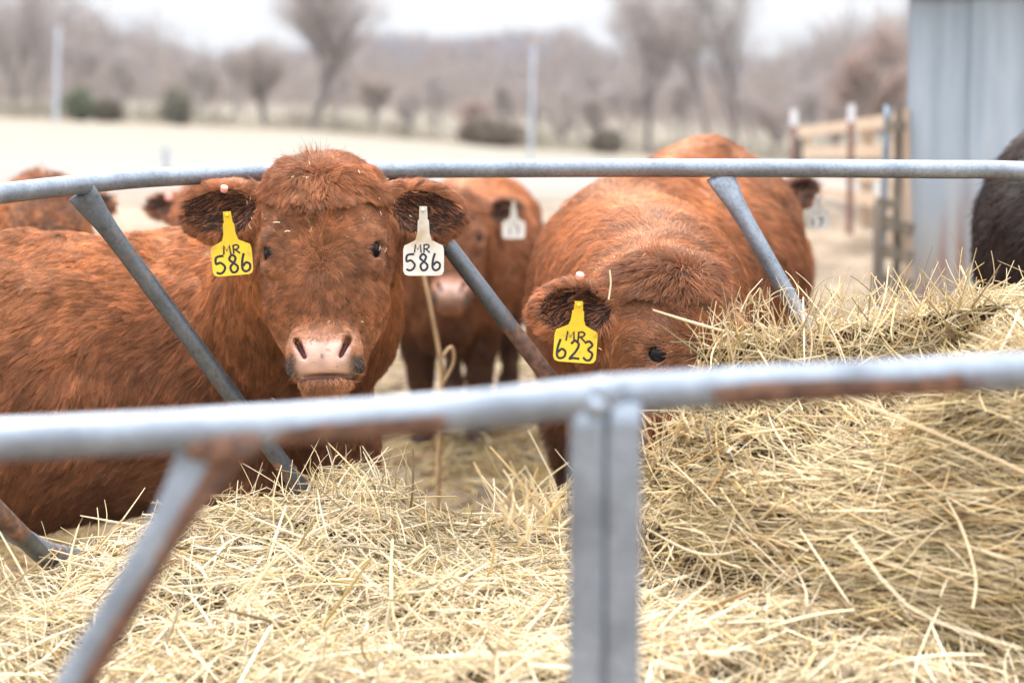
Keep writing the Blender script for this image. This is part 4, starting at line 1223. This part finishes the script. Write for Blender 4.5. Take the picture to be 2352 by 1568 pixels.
M_OLDWOOD = noise_mat('grey_wood', [(.3, (.10, .08, .06)), (.7, (.26, .21, .16))], scale=6, stretch=(4, 4, .6), bump=.4)
M_NEWWOOD = noise_mat('tan_wood', [(.3, (.44, .31, .21)), (.7, (.58, .44, .32))], scale=5, stretch=(3, 3, .6))
M_ROOFD = plain('dark_eave', (.09, .085, .08), .8)
SY = 9.6
s0 = at(2085, SY); s0[2] = float(ground_z(s0[0], SY)) - .05
shed = root('tin_shed', s0, 'shed clad in blue grey tin sheets, rusty near the ground', 'shed', near=False)
def sheet(x0, y0, x1, y1, z0, z1, pitch=.152, amp=.004):
    L = math.hypot(x1 - x0, y1 - y0); n = int(L / (pitch / 8)) + 2
    s = np.linspace(0, L, n); tx, ty = (x1 - x0) / L, (y1 - y0) / L
    off = amp * np.sin(s / pitch * 2 * np.pi)
    zs = np.linspace(z0, z1, 6); V = []
    for z in zs: V.append(np.stack([x0 + tx * s + ty * off, y0 + ty * s - tx * off, np.full(n, z)], 1))
    V = np.concatenate(V)
    i = (np.arange(5)[:, None] * n + np.arange(n - 1)[None]).ravel()
    return V, np.stack([i, i + 1, i + 1 + n, i + n], 1)
xx = s0[0]; zt = ZW + 1.1
e_ = 0
for k in range(10):
    wv_ = sheet(xx + k * .248, SY - k * .068 - (k % 2) * .012, xx + (k + 1) * .248 + .012, SY - (k + 1) * .068 - (k % 2) * .012, s0[2], zt)
    mesh('wall_sheet', *wv_, M_TIN, shed, near=False)
v1 = sheet(xx, SY + .01, xx + 1.0, SY + 3.4, s0[2], zt); mesh('wall_sheet', *v1, M_TIN, shed, near=False)
# fascia and roof
a = np.array([xx - .03, SY - .03, ZW + .335]); 
eave_z = float(UW(2200, -12, SY)[2])
mesh('fascia_board', *beam((xx - .12, SY - .02, eave_z + .09), (xx + 2.6, SY - .76, eave_z + .09), .18, .03), M_ROOFD, shed, near=False, smooth=False)
rv = np.array([(xx - .2, SY - .25, eave_z + .17), (xx + 2.6, SY - 1.0, eave_z + .17), (xx + 3.6, SY + 2.8, eave_z + .9), (xx + .8, SY + 3.6, eave_z + .9)])
rv = np.concatenate([rv, rv + (0, 0, .03)]); mesh('roof', rv, np.array([[0, 3, 2, 1], [4, 5, 6, 7], [0, 1, 5, 4], [1, 2, 6, 5], [2, 3, 7, 6], [3, 0, 4, 7]]), M_TIN, shed, near=False, smooth=False)
mesh('corner_post', *box(xx + .02, xx + .10, SY + .03, SY + .12, s0[2], eave_z), M_OLDWOOD, shed, near=False, smooth=False)

# gate hung beside the shed: pale steel upright with wooden rungs
gx = at(2040, SY - .1)
gt = root('pen_gate', gx, 'narrow gate of old boards on a pale steel upright beside the tin shed', 'gate', near=False)
tp = UW(2040, 243, SY - .1)
V_, F_, _ = tube(np.linspace(gx + (-.03, 0, 0), tp, 20), .017, sides=16, side=(1, 0, 0)); mesh('upright', V_, F_, M_GALV, gt, near=False, attrs={'rust': np.full(len(V_), .15)})
for (a, b_) in (((2014, 505), (2095, 530)), ((2012, 572), (2095, 592)), ((2012, 640), (2092, 655)), ((2040, 290), (2075, 290)), ((2014, 465), (2060, 470))):
    mesh('board', *beam(UW(*a, SY - .12), UW(*b_, SY - .06), .055 if a[1] > 470 else .04, .03), M_OLDWOOD, gt, near=False, smooth=False)
mesh('stile', *beam(UW(2016, 470, SY - .14), UW(2012, 690, SY - .14), .045, .03, up=(0, 1, 0)), M_OLDWOOD, gt, near=False, smooth=False)
mesh('stile', *beam(UW(2064, 250, SY + .0), UW(2058, 690, SY + .0), .035, .03, up=(0, 1, 0)), M_OLDWOOD, gt, near=False, smooth=False)
mesh('stile', *beam(UW(2078, 250, SY + .0), UW(2088, 690, SY + .0), .025, .03, up=(0, 1, 0)), M_NEWWOOD, gt, near=False, smooth=False)

# tan board fence running off behind the shed
FY0, FY1 = 13.0, 18.0
fr_ = root('board_fence', at(1950, 15), 'tan board fence beyond the pen, between the steel posts and the tin shed', 'fence', near=False)
for px_, Y_, w_ in ((2060, 13.2, .07), (1992, 14.6, .08), (1850, 17.6, .07)):
    g0 = at(px_, Y_); top = UW(px_, {2060: 272, 1992: 282, 1850: 306}[px_], Y_)
    mesh('post', *box(g0[0] - w_ / 2, g0[0] + w_ / 2, Y_ - w_ / 2, Y_ + w_ / 2, g0[2] - .1, top[2]), M_NEWWOOD, fr_, near=False, smooth=False)
for (a, ya, b_, yb) in (((1838, 303), 17.7, (2065, 276), 13.1), ((1838, 352), 17.7, (2065, 345), 13.1), ((1838, 395), 17.7, (2065, 405), 13.1), ((1838, 430), 17.7, (2065, 470), 13.1)):
    mesh('rail', *beam(UW(*a, ya - .07), UW(*b_, yb - .07), .075, .03), M_NEWWOOD, fr_, near=False, smooth=False)
M_TPOST = plain('rusty_steel_post', (.26, .14, .12), .8); M_WCAP = plain('white_paint', (.80, .79, .82), .6); M_GPOST = plain('green_steel_post', (.06, .09, .08), .7)
for i, (px_, ty, Y_, lab) in enumerate(((1823, 252, 15.5, 'steel fence post with a white tip, left of the pair before the board fence'), (1955, 240, 14.0, 'steel fence post with a white tip, right of the pair before the board fence'))):
    g0 = at(px_, Y_); top = UW(px_, ty, Y_)
    tpst = root('fence_post', g0, lab, 'fence post', 'white tipped steel posts', near=False)
    zc = top[2] - .11
    v, f = join([box(g0[0] - .02, g0[0] + .02, Y_ - .003, Y_ + .003, g0[2] - .1, zc), box(g0[0] - .003, g0[0] + .003, Y_ + .003, Y_ + .03, g0[2] - .1, zc)])
    mesh('shaft', v, f, M_TPOST, tpst, near=False, smooth=False)
    v, f = join([box(g0[0] - .022, g0[0] + .022, Y_ - .005, Y_ + .005, zc, top[2]), box(g0[0] - .005, g0[0] + .005, Y_ + .005, Y_ + .035, zc, top[2])])
    mesh('white_tip', v, f, M_WCAP, tpst, near=False, smooth=False)
g0 = at(1835, 16.5); tpz = UW(1835, 318, 16.5)
tag(mesh('fence_post', *box(g0[0] - .025, g0[0] + .025, 16.48, 16.52, g0[2] - .1, tpz[2]), M_GPOST, near=False, smooth=False), 'dark green steel post at the end of the board fence', 'fence post')
# tall pale poles out in the field
M_POLE = plain('pale_pole', (.40, .42, .47), .6)
for px_, ty, Y_, lab, rr_ in ((130, 72, 58, 'tall pale pole in the field at the left', .06), (1217, 122, 38, 'tall pale pole in the field behind the middle calf', .038)):
    g0 = at(px_, Y_); top = UW(px_ + (4 if px_ < 500 else 8), ty, Y_)
    pl = root('field_pole', g0, lab, 'pole', 'tall pale field poles', near=False)
    V_, F_, _ = tube(np.linspace(g0 + (0, 0, -.2), top, 12), np.linspace(rr_, rr_ * .85, 12), sides=14, side=(1, 0, 0)); mesh('shaft', V_, F_, M_POLE, pl, near=False)
    V_, F_, _ = tube(np.linspace(top, top + (0, 0, .12), 4), np.array([rr_, rr_ * 1.15, rr_ * 1.1, rr_ * .4]), sides=14, side=(1, 0, 0)); mesh('cap', V_, F_, M_POLE, pl, near=False)
g0 = at(381, 22); tpz = UW(381, 340, 22)
tag(mesh('fence_post', *box(g0[0] - .03, g0[0] + .03, 21.97, 22.03, g0[2] - .1, tpz[2]), M_POLE, near=False, smooth=False), 'small pale post in the field above the left calf ear', 'fence post')

# ================================================================== TREES
M_BARK = noise_mat('bark', [(.3, (.12, .10, .095)), (.7, (.26, .23, .22))], scale=3, stretch=(1, 1, .3), bump=.5)
def tree_geo(base, hgt, r0, seed, spread=.5, levels=4, trunk_split=.35, lean=(0, 0)):
    """returns limb tubes and the end points for twigs"""
    rs = random.Random(seed); tubes = []; tips = []
    def grow(p, d, L, r, lv):
        n = 6; pts = [p]; q = p.copy(); dd = d.copy()
        for i in range(n):
            dd = nrm(dd + np.array([rs.gauss(0, .09), rs.gauss(0, .09), rs.gauss(.03, .05)]))
            q = q + dd * L / n; pts.append(q.copy())
        tubes.append((np.array(pts), np.linspace(r, r * .55, n + 1)))
        if lv == 0:
            tips.append((pts[2], pts[-1], dd)); return
        k = rs.choice((3, 4)) if lv > 1 else 4
        for i in range(k):
            f = rs.uniform(.35, 1) if i else 1
            s = pts[min(n, max(1, int(f * n)))]
            az = rs.uniform(0, 6.28); sp_ = spread * rs.uniform(.6, 1.2)
            nd = nrm(dd + np.array([math.cos(az) * sp_, math.sin(az) * sp_, rs.uniform(-.05, .25)]))
            grow(s, nd, L * rs.uniform(.6, .82), r * rs.uniform(.42, .58), lv - 1)
    grow(np.asarray(base, float) - (0, 0, .3), nrm(np.array([lean[0], lean[1], 1.])), hgt * trunk_split, r0, levels)
    return tubes, tips
def make_tree(name, base, hgt, r0, seed, label, twigs=3000, leaf=None, leafn=0, spread=.5, levels=4, split=.35, rad=.0055, tcol=(.36, .315, .30), group='trees along the field edge', lean=(0, 0)):
    tubes, tips = tree_geo(base, hgt, r0, seed, spread, levels, split, lean)
    t = root(name, base, label, 'tree', group, near=False)
    v, f = join([tube(P, r, sides=7, side=(1, .1, .1))[:2] for P, r in tubes])
    mesh('trunk', v, f, M_BARK, t, near=False)
    ta = np.array([a for a, b, d in tips]); tb = np.array([b for a, b, d in tips]); td = np.array([d for a, b, d in tips])
    twigs = int(twigs * .34); leafn = int(leafn * .30)
    i = rng.integers(0, len(tips), twigs)
    s = rng.random(twigs)[:, None]; p = ta[i] * (1 - s) + tb[i] * s
    d = nrm(td[i] + rng.normal(size=(twigs, 3)) * .7 + (0, 0, .35))
    L = hgt * .10 * rng.uniform(.4, 1.3, twigs)
    ss = np.linspace(0, 1, 4)[None, :, None]
    p = p + rng.normal(size=p.shape) * hgt * .02
    P = p[:, None] + L[:, None, None] * (d[:, None] * ss + rng.normal(0, .2, (twigs, 1, 3)) * ss ** 2)
    col = np.array(tcol) * (.75 + .5 * rng.random((twigs, 1)))
    rad_ = np.tile(np.array([1, .8, .6, .3]) * rad, (twigs, 1))
    if leafn:
        j = rng.integers(0, twigs, leafn); lp = P[j, 2] + rng.normal(size=(leafn, 3)) * .05
        ld = nrm(rng.normal(size=(leafn, 3))) * .07
        ss = np.linspace(0, 1, 4)[None, :, None]
        P = np.concatenate([P, lp[:, None] + ld[:, None] * ss])
        col = np.concatenate([col, np.array(leaf) * (.7 + .6 * rng.random((leafn, 1)))])
        rad_ = np.concatenate([rad_, np.tile(np.array([.008, .020, .018, .006]), (leafn, 1))])
    curves('crown', P, rad_, M_TWIG, t, near=False, col=np.clip(col, 0, 1))
    return t
LB = (.42, .33, .27); LR = (.42, .28, .23)
make_tree('bare_tree', at(722, 66), 7.4, .17, 3, 'tall bare tree with a thick trunk rising behind the staring calf head', 6200, LB, 2600, .72, 5, .25)
make_tree('brown_tree', at(620, 68), 3.9, .09, 5, 'bushy tree holding brown leaves left of the tall bare tree', 3600, LB, 2600, .62, 4, .26)
make_tree('brown_tree', at(860, 72), 3.2, .07, 6, 'low brownish tree right of the tall bare tree', 2600, LB, 2200, .6, 4, .26)
make_tree('bare_tree', at(932, 64), 2.0, .07, 8, 'small bare tree above the white tagged ear of the staring calf', 2000, LB, 300, .5, 4, .34)
make_tree('bare_tree', at(1085, 70), 2.4, .06, 9, 'rusty leaved tree left of the middle field pole', 2400, LR, 2500, .6, 4, .25)
make_tree('bare_tree', at(1390, 66), 3.0, .08, 12, 'bare spreading tree between the middle pole and the eating calf back', 2600, LB, 500, .6, 4, .26)
make_tree('bare_tree', at(1488, 64), 6.8, .12, 14, 'tall slender bare tree left of the eating calf back', 5600, LB, 2500, .62, 5, .27)
make_tree('bare_tree', at(1636, 62), 5.6, .09, 17, 'left trunk of the twin bare trees above the eating calf back', 3200, LB, 800, .34, 4, .38)
make_tree('bare_tree', at(1682, 62), 5.4, .09, 18, 'right trunk of the twin bare trees above the eating calf back', 3200, LB, 800, .34, 4, .38)
make_tree('bare_tree', at(1290, 70), 2.4, .05, 22, 'thin grey sapling just right of the middle field pole', 1800, LB, 500, .55, 4, .28)
make_tree('bare_tree', at(1900, 66), 3.2, .07, 24, 'bare tree behind the steel posts', 3000, LR, 1200, .55, 4, .28)
make_tree('bare_tree', at(1780, 70), 2.8, .06, 25, 'bare tree between the twin trunks and the steel posts', 3000, LR, 900, .55, 4, .28)
make_tree('bare_tree', at(40, 70), 4.8, .09, 28, 'tall grey bare tree at the left edge of the field', 3600, LB, 0, .40, 4, .34)
make_tree('bare_tree', at(92, 72), 4.0, .06, 29, 'thin bare tree just left of the pale pole', 2600, LB, 0, .40, 4, .34)
for i, (px_, Y_, h_) in enumerate(((180, 80, 6.5), (300, 84, 5.6), (455, 78, 5.2), (540, 82, 6.2), (780, 88, 6.0), (1000, 84, 5.0), (1160, 80, 4.6), (1240, 92, 5.0), (1340, 84, 6.2), (1440, 80, 6.4), (1560, 82, 6.0), (1730, 84, 5.6), (1850, 82, 6.4), (1960, 84, 7.2))):
    pos_ = ['behind the dark green shrub', 'over the low brown shrub', 'right of the olive shrub', 'left of the bushy brown tree', 'behind the tall bare tree', 'between the brownish tree and the rusty one', 'left of the middle pole', 'right behind the middle pole', 'left of the spreading tree', 'between the spreading tree and the tall slender one', 'left of the twin bare trees', 'right of the twin bare trees', 'over the left steel post', 'over the right steel post'][i]
    make_tree('hedgerow_tree', at(px_, Y_), h_ * .62, .05, 60 + i, 'pale grey hedgerow tree ' + pos_, 1900, LB, 250, .5, 4, .28, rad=.014, group='grey hedgerow trees')
make_tree('russet_tree', at(2010, 60), 4.4, .10, 33, 'narrow russet tree beside the shed roof edge', 3600, LR, 7000, .34, 4, .34, group='trees along the field edge')
make_tree('russet_tree', at(2075, 62), 3.5, .10, 34, 'russet tree half hidden by the tin shed', 3000, LR, 5000, .4, 4, .34)
# shrubs
def shrub(px_, Y_, wdt, hgt, n, col, label, seed):
    g0 = at(px_, Y_); t = root('shrub', g0, label, 'shrub', 'shrubs along the field edge', near=False)
    k = 14; st = []
    for i in range(k):
        a = rng.uniform(0, 6.28); r_ = rng.uniform(0, .35) * wdt
        e = g0 + (math.cos(a) * r_, math.sin(a) * r_, hgt * rng.uniform(.5, .8))
        st.append(tube(np.linspace(g0 + (math.cos(a) * r_ * .3, math.sin(a) * r_ * .3, -.1), e, 5), np.linspace(.03, .012, 5), sides=6, side=(1, .1, .1))[:2])
    mesh('stem', *join(st), M_BARK, t, near=False)
    u = nrm(rng.normal(size=(n, 3))) * rng.random((n, 1)) ** .9 * (wdt / 2, wdt / 2, hgt / 2)
    bump = 1 + 1.1 * noise(u * 2, 1, seed)[:, None]
    p = g0 + (0, 0, hgt * .5) + u * bump
    p[:, 2] = np.maximum(p[:, 2], g0[2] + .02)
    d = nrm(rng.normal(size=(n, 3)) + (0, 0, .4)) * rng.uniform(.08, .25, (n, 1))
    ss = np.linspace(0, 1, 4)[None, :, None]
    curves('foliage', p[:, None] + d[:, None] * ss, np.tile(np.array([.012, .022, .02, .006]), (n, 1)), M_TWIG, t, near=False, col=np.clip(np.array(col) * (.6 + .8 * rng.random((n, 1))), 0, 1))
shrub(190, 63, 1.0, .9, 1800, (.12, .135, .085), 'dark green shrub just right of the pale pole', 1)
shrub(250, 64, 1.1, .5, 1800, (.14, .12, .09), 'low brown shrub beside the dark green one', 2)
shrub(412, 63, .7, .9, 900, (.19, .18, .14), 'olive shrub above the left ear of the staring calf', 3)
shrub(1400, 62, .9, .6, 1400, (.15, .13, .10), 'grey brown shrub under the spreading tree', 5)
shrub(1120, 63, 1.3, .6, 1700, (.16, .13, .10), 'wide grey brown shrub left of the middle pole', 6)
# hedgerow growth along the field edge and far woods
def strands_bg(name, n, base_fn, hgt_fn, rad, cols, label, cat, lo=0):
    p, hh = base_fn(n); h_ = hgt_fn(p, n)
    K = 4; ss = np.linspace(0, 1, K)[None, :, None]
    z0 = (lo + (.85 - lo) * rng.random(n)) * h_
    d = nrm(rng.normal(size=(n, 3)) * (.5, .5, .3) + (0, 0, .8))
    L = h_ * rng.uniform(.1, .3, n)
    P = p[:, None] + np.array([0, 0, 1.]) * z0[:, None, None] + d[:, None] * L[:, None, None] * ss
    nt_ = n // 14
    tp_ = p[:nt_]; Pt = tp_[:, None] + np.stack([rng.normal(0, .3, nt_), rng.normal(0, .3, nt_), h_[:nt_] * .92], 1)[:, None] * ss
    P = np.concatenate([P, Pt])
    c = np.array(cols)[rng.integers(0, len(cols), len(P))] * (.75 + .5 * rng.random((len(P), 1)))
    r = np.tile(np.array([1, .9, .7, .3]), (len(P), 1)) * rad
    r[n:] *= 1.8
    o = curves(name, P, r, M_TWIG, None, near=False, col=c)
    return tag(o, label, cat, kind='stuff')
def wb(y0, y1, xr=.30):
    def g(n):
        y = rng.uniform(y0, y1, n); x = rng.uniform(-xr, xr, n) * y
        return np.stack([x, y, ground_z(x, y)], 1), None
    return g
TOPS = [(-300, -60), (0, -40), (120, -20), (230, 20), (330, 30), (420, 70), (520, 100), (620, 85), (760, 85), (900, 100), (1050, 135), (1200, 130), (1320, 95), (1480, 90), (1560, 110), (1700, 140), (1850, 90), (1950, 20), (2100, -10), (2500, -20)]
def wh(p, n):
    q = p[:, 0] / p[:, 1]; top = pxl(TOPS, q)
    zt_ = ZW - (top - 200) / F * p[:, 1]
    return np.maximum(zt_ - p[:, 2], 2) * (.78 + .55 * noise(p * (1, .3, 0), .16, 4) + .12 * rng.normal(size=n)).clip(.35, 1.4)
WC = [(.25, .215, .205), (.29, .25, .235), (.33, .29, .27), (.30, .24, .20), (.38, .26, .19), (.24, .225, .235)]
strands_bg('woods', int(60000), wb(222, 290), wh, .040, WC, 'grey bare winter woods beyond the second field', 'woods')
def hh_(p, n): return 6.5 * (.8 + .6 * noise(p * (1, .15, 0), .07, 9) + .1 * rng.normal(size=n)).clip(.4, 1.5)
strands_bg('hill_woods', 26000, wb(420, 660, .26), hh_, .11, [(.18, .17, .20), (.22, .19, .21), (.32, .20, .13), (.16, .17, .22)], 'bluish wooded hill on the skyline', 'woods')  # distant haze painted in as a blue tint of the trees
def hb(n):
    y = rng.uniform(64, 72, n); x = rng.uniform(-.26, .26, n) * y
    keep = noise(np.stack([x, y * 0, y * 0], 1), .55, 12) > -.25
    x = np.where(keep, x, x + rng.choice([-1.5, 1.5], n)); return np.stack([x, y, ground_z(x, y)], 1), None
strands_bg('hedgerow_brush', 9000, hb, lambda p, n: (.5 + .5 * noise(p, .5, 3)).clip(.12, 1) * .8, .012, [(.28, .25, .20), (.24, .23, .17), (.34, .27, .21)], 'scrubby brush along the far edge of the field', 'brush')

def tb(n):
    y = rng.uniform(74, 104, n); x = rng.uniform(-.27, .27, n) * y; return np.stack([x, y, ground_z(x, y)], 1), None
strands_bg('thicket', 11000, tb, lambda p, n: (2.5 * (.75 + .45 * noise(p, .22, 31) + .15 * rng.normal(size=n))).clip(.6, 5), .009, [(.30, .26, .24), (.34, .28, .25), (.27, .24, .235), (.36, .27, .22)], 'tangle of bare saplings filling the gaps between the field edge trees', 'thicket', .32)
# ================================================================== AIR
hz = mesh('haze', *box(-420, 420, -6, 900, -30, 60), newmat('air')[0], near=False, smooth=False)
m = hz.data.materials[0]; nt = m.node_tree
nt.nodes.remove(nt.nodes['Principled BSDF'])
pv = nt.nodes.new('ShaderNodeVolumePrincipled'); pv.inputs['Color'].default_value = (.93, .93, .95, 1); pv.inputs['Density'].default_value = .0003
pv.inputs['Anisotropy'].default_value = .2
nt.links.new(pv.outputs[0], nt.nodes['Material Output'].inputs['Volume'])
tag(hz, kind='stuff', label='thin damp air paling the far woods and hill')
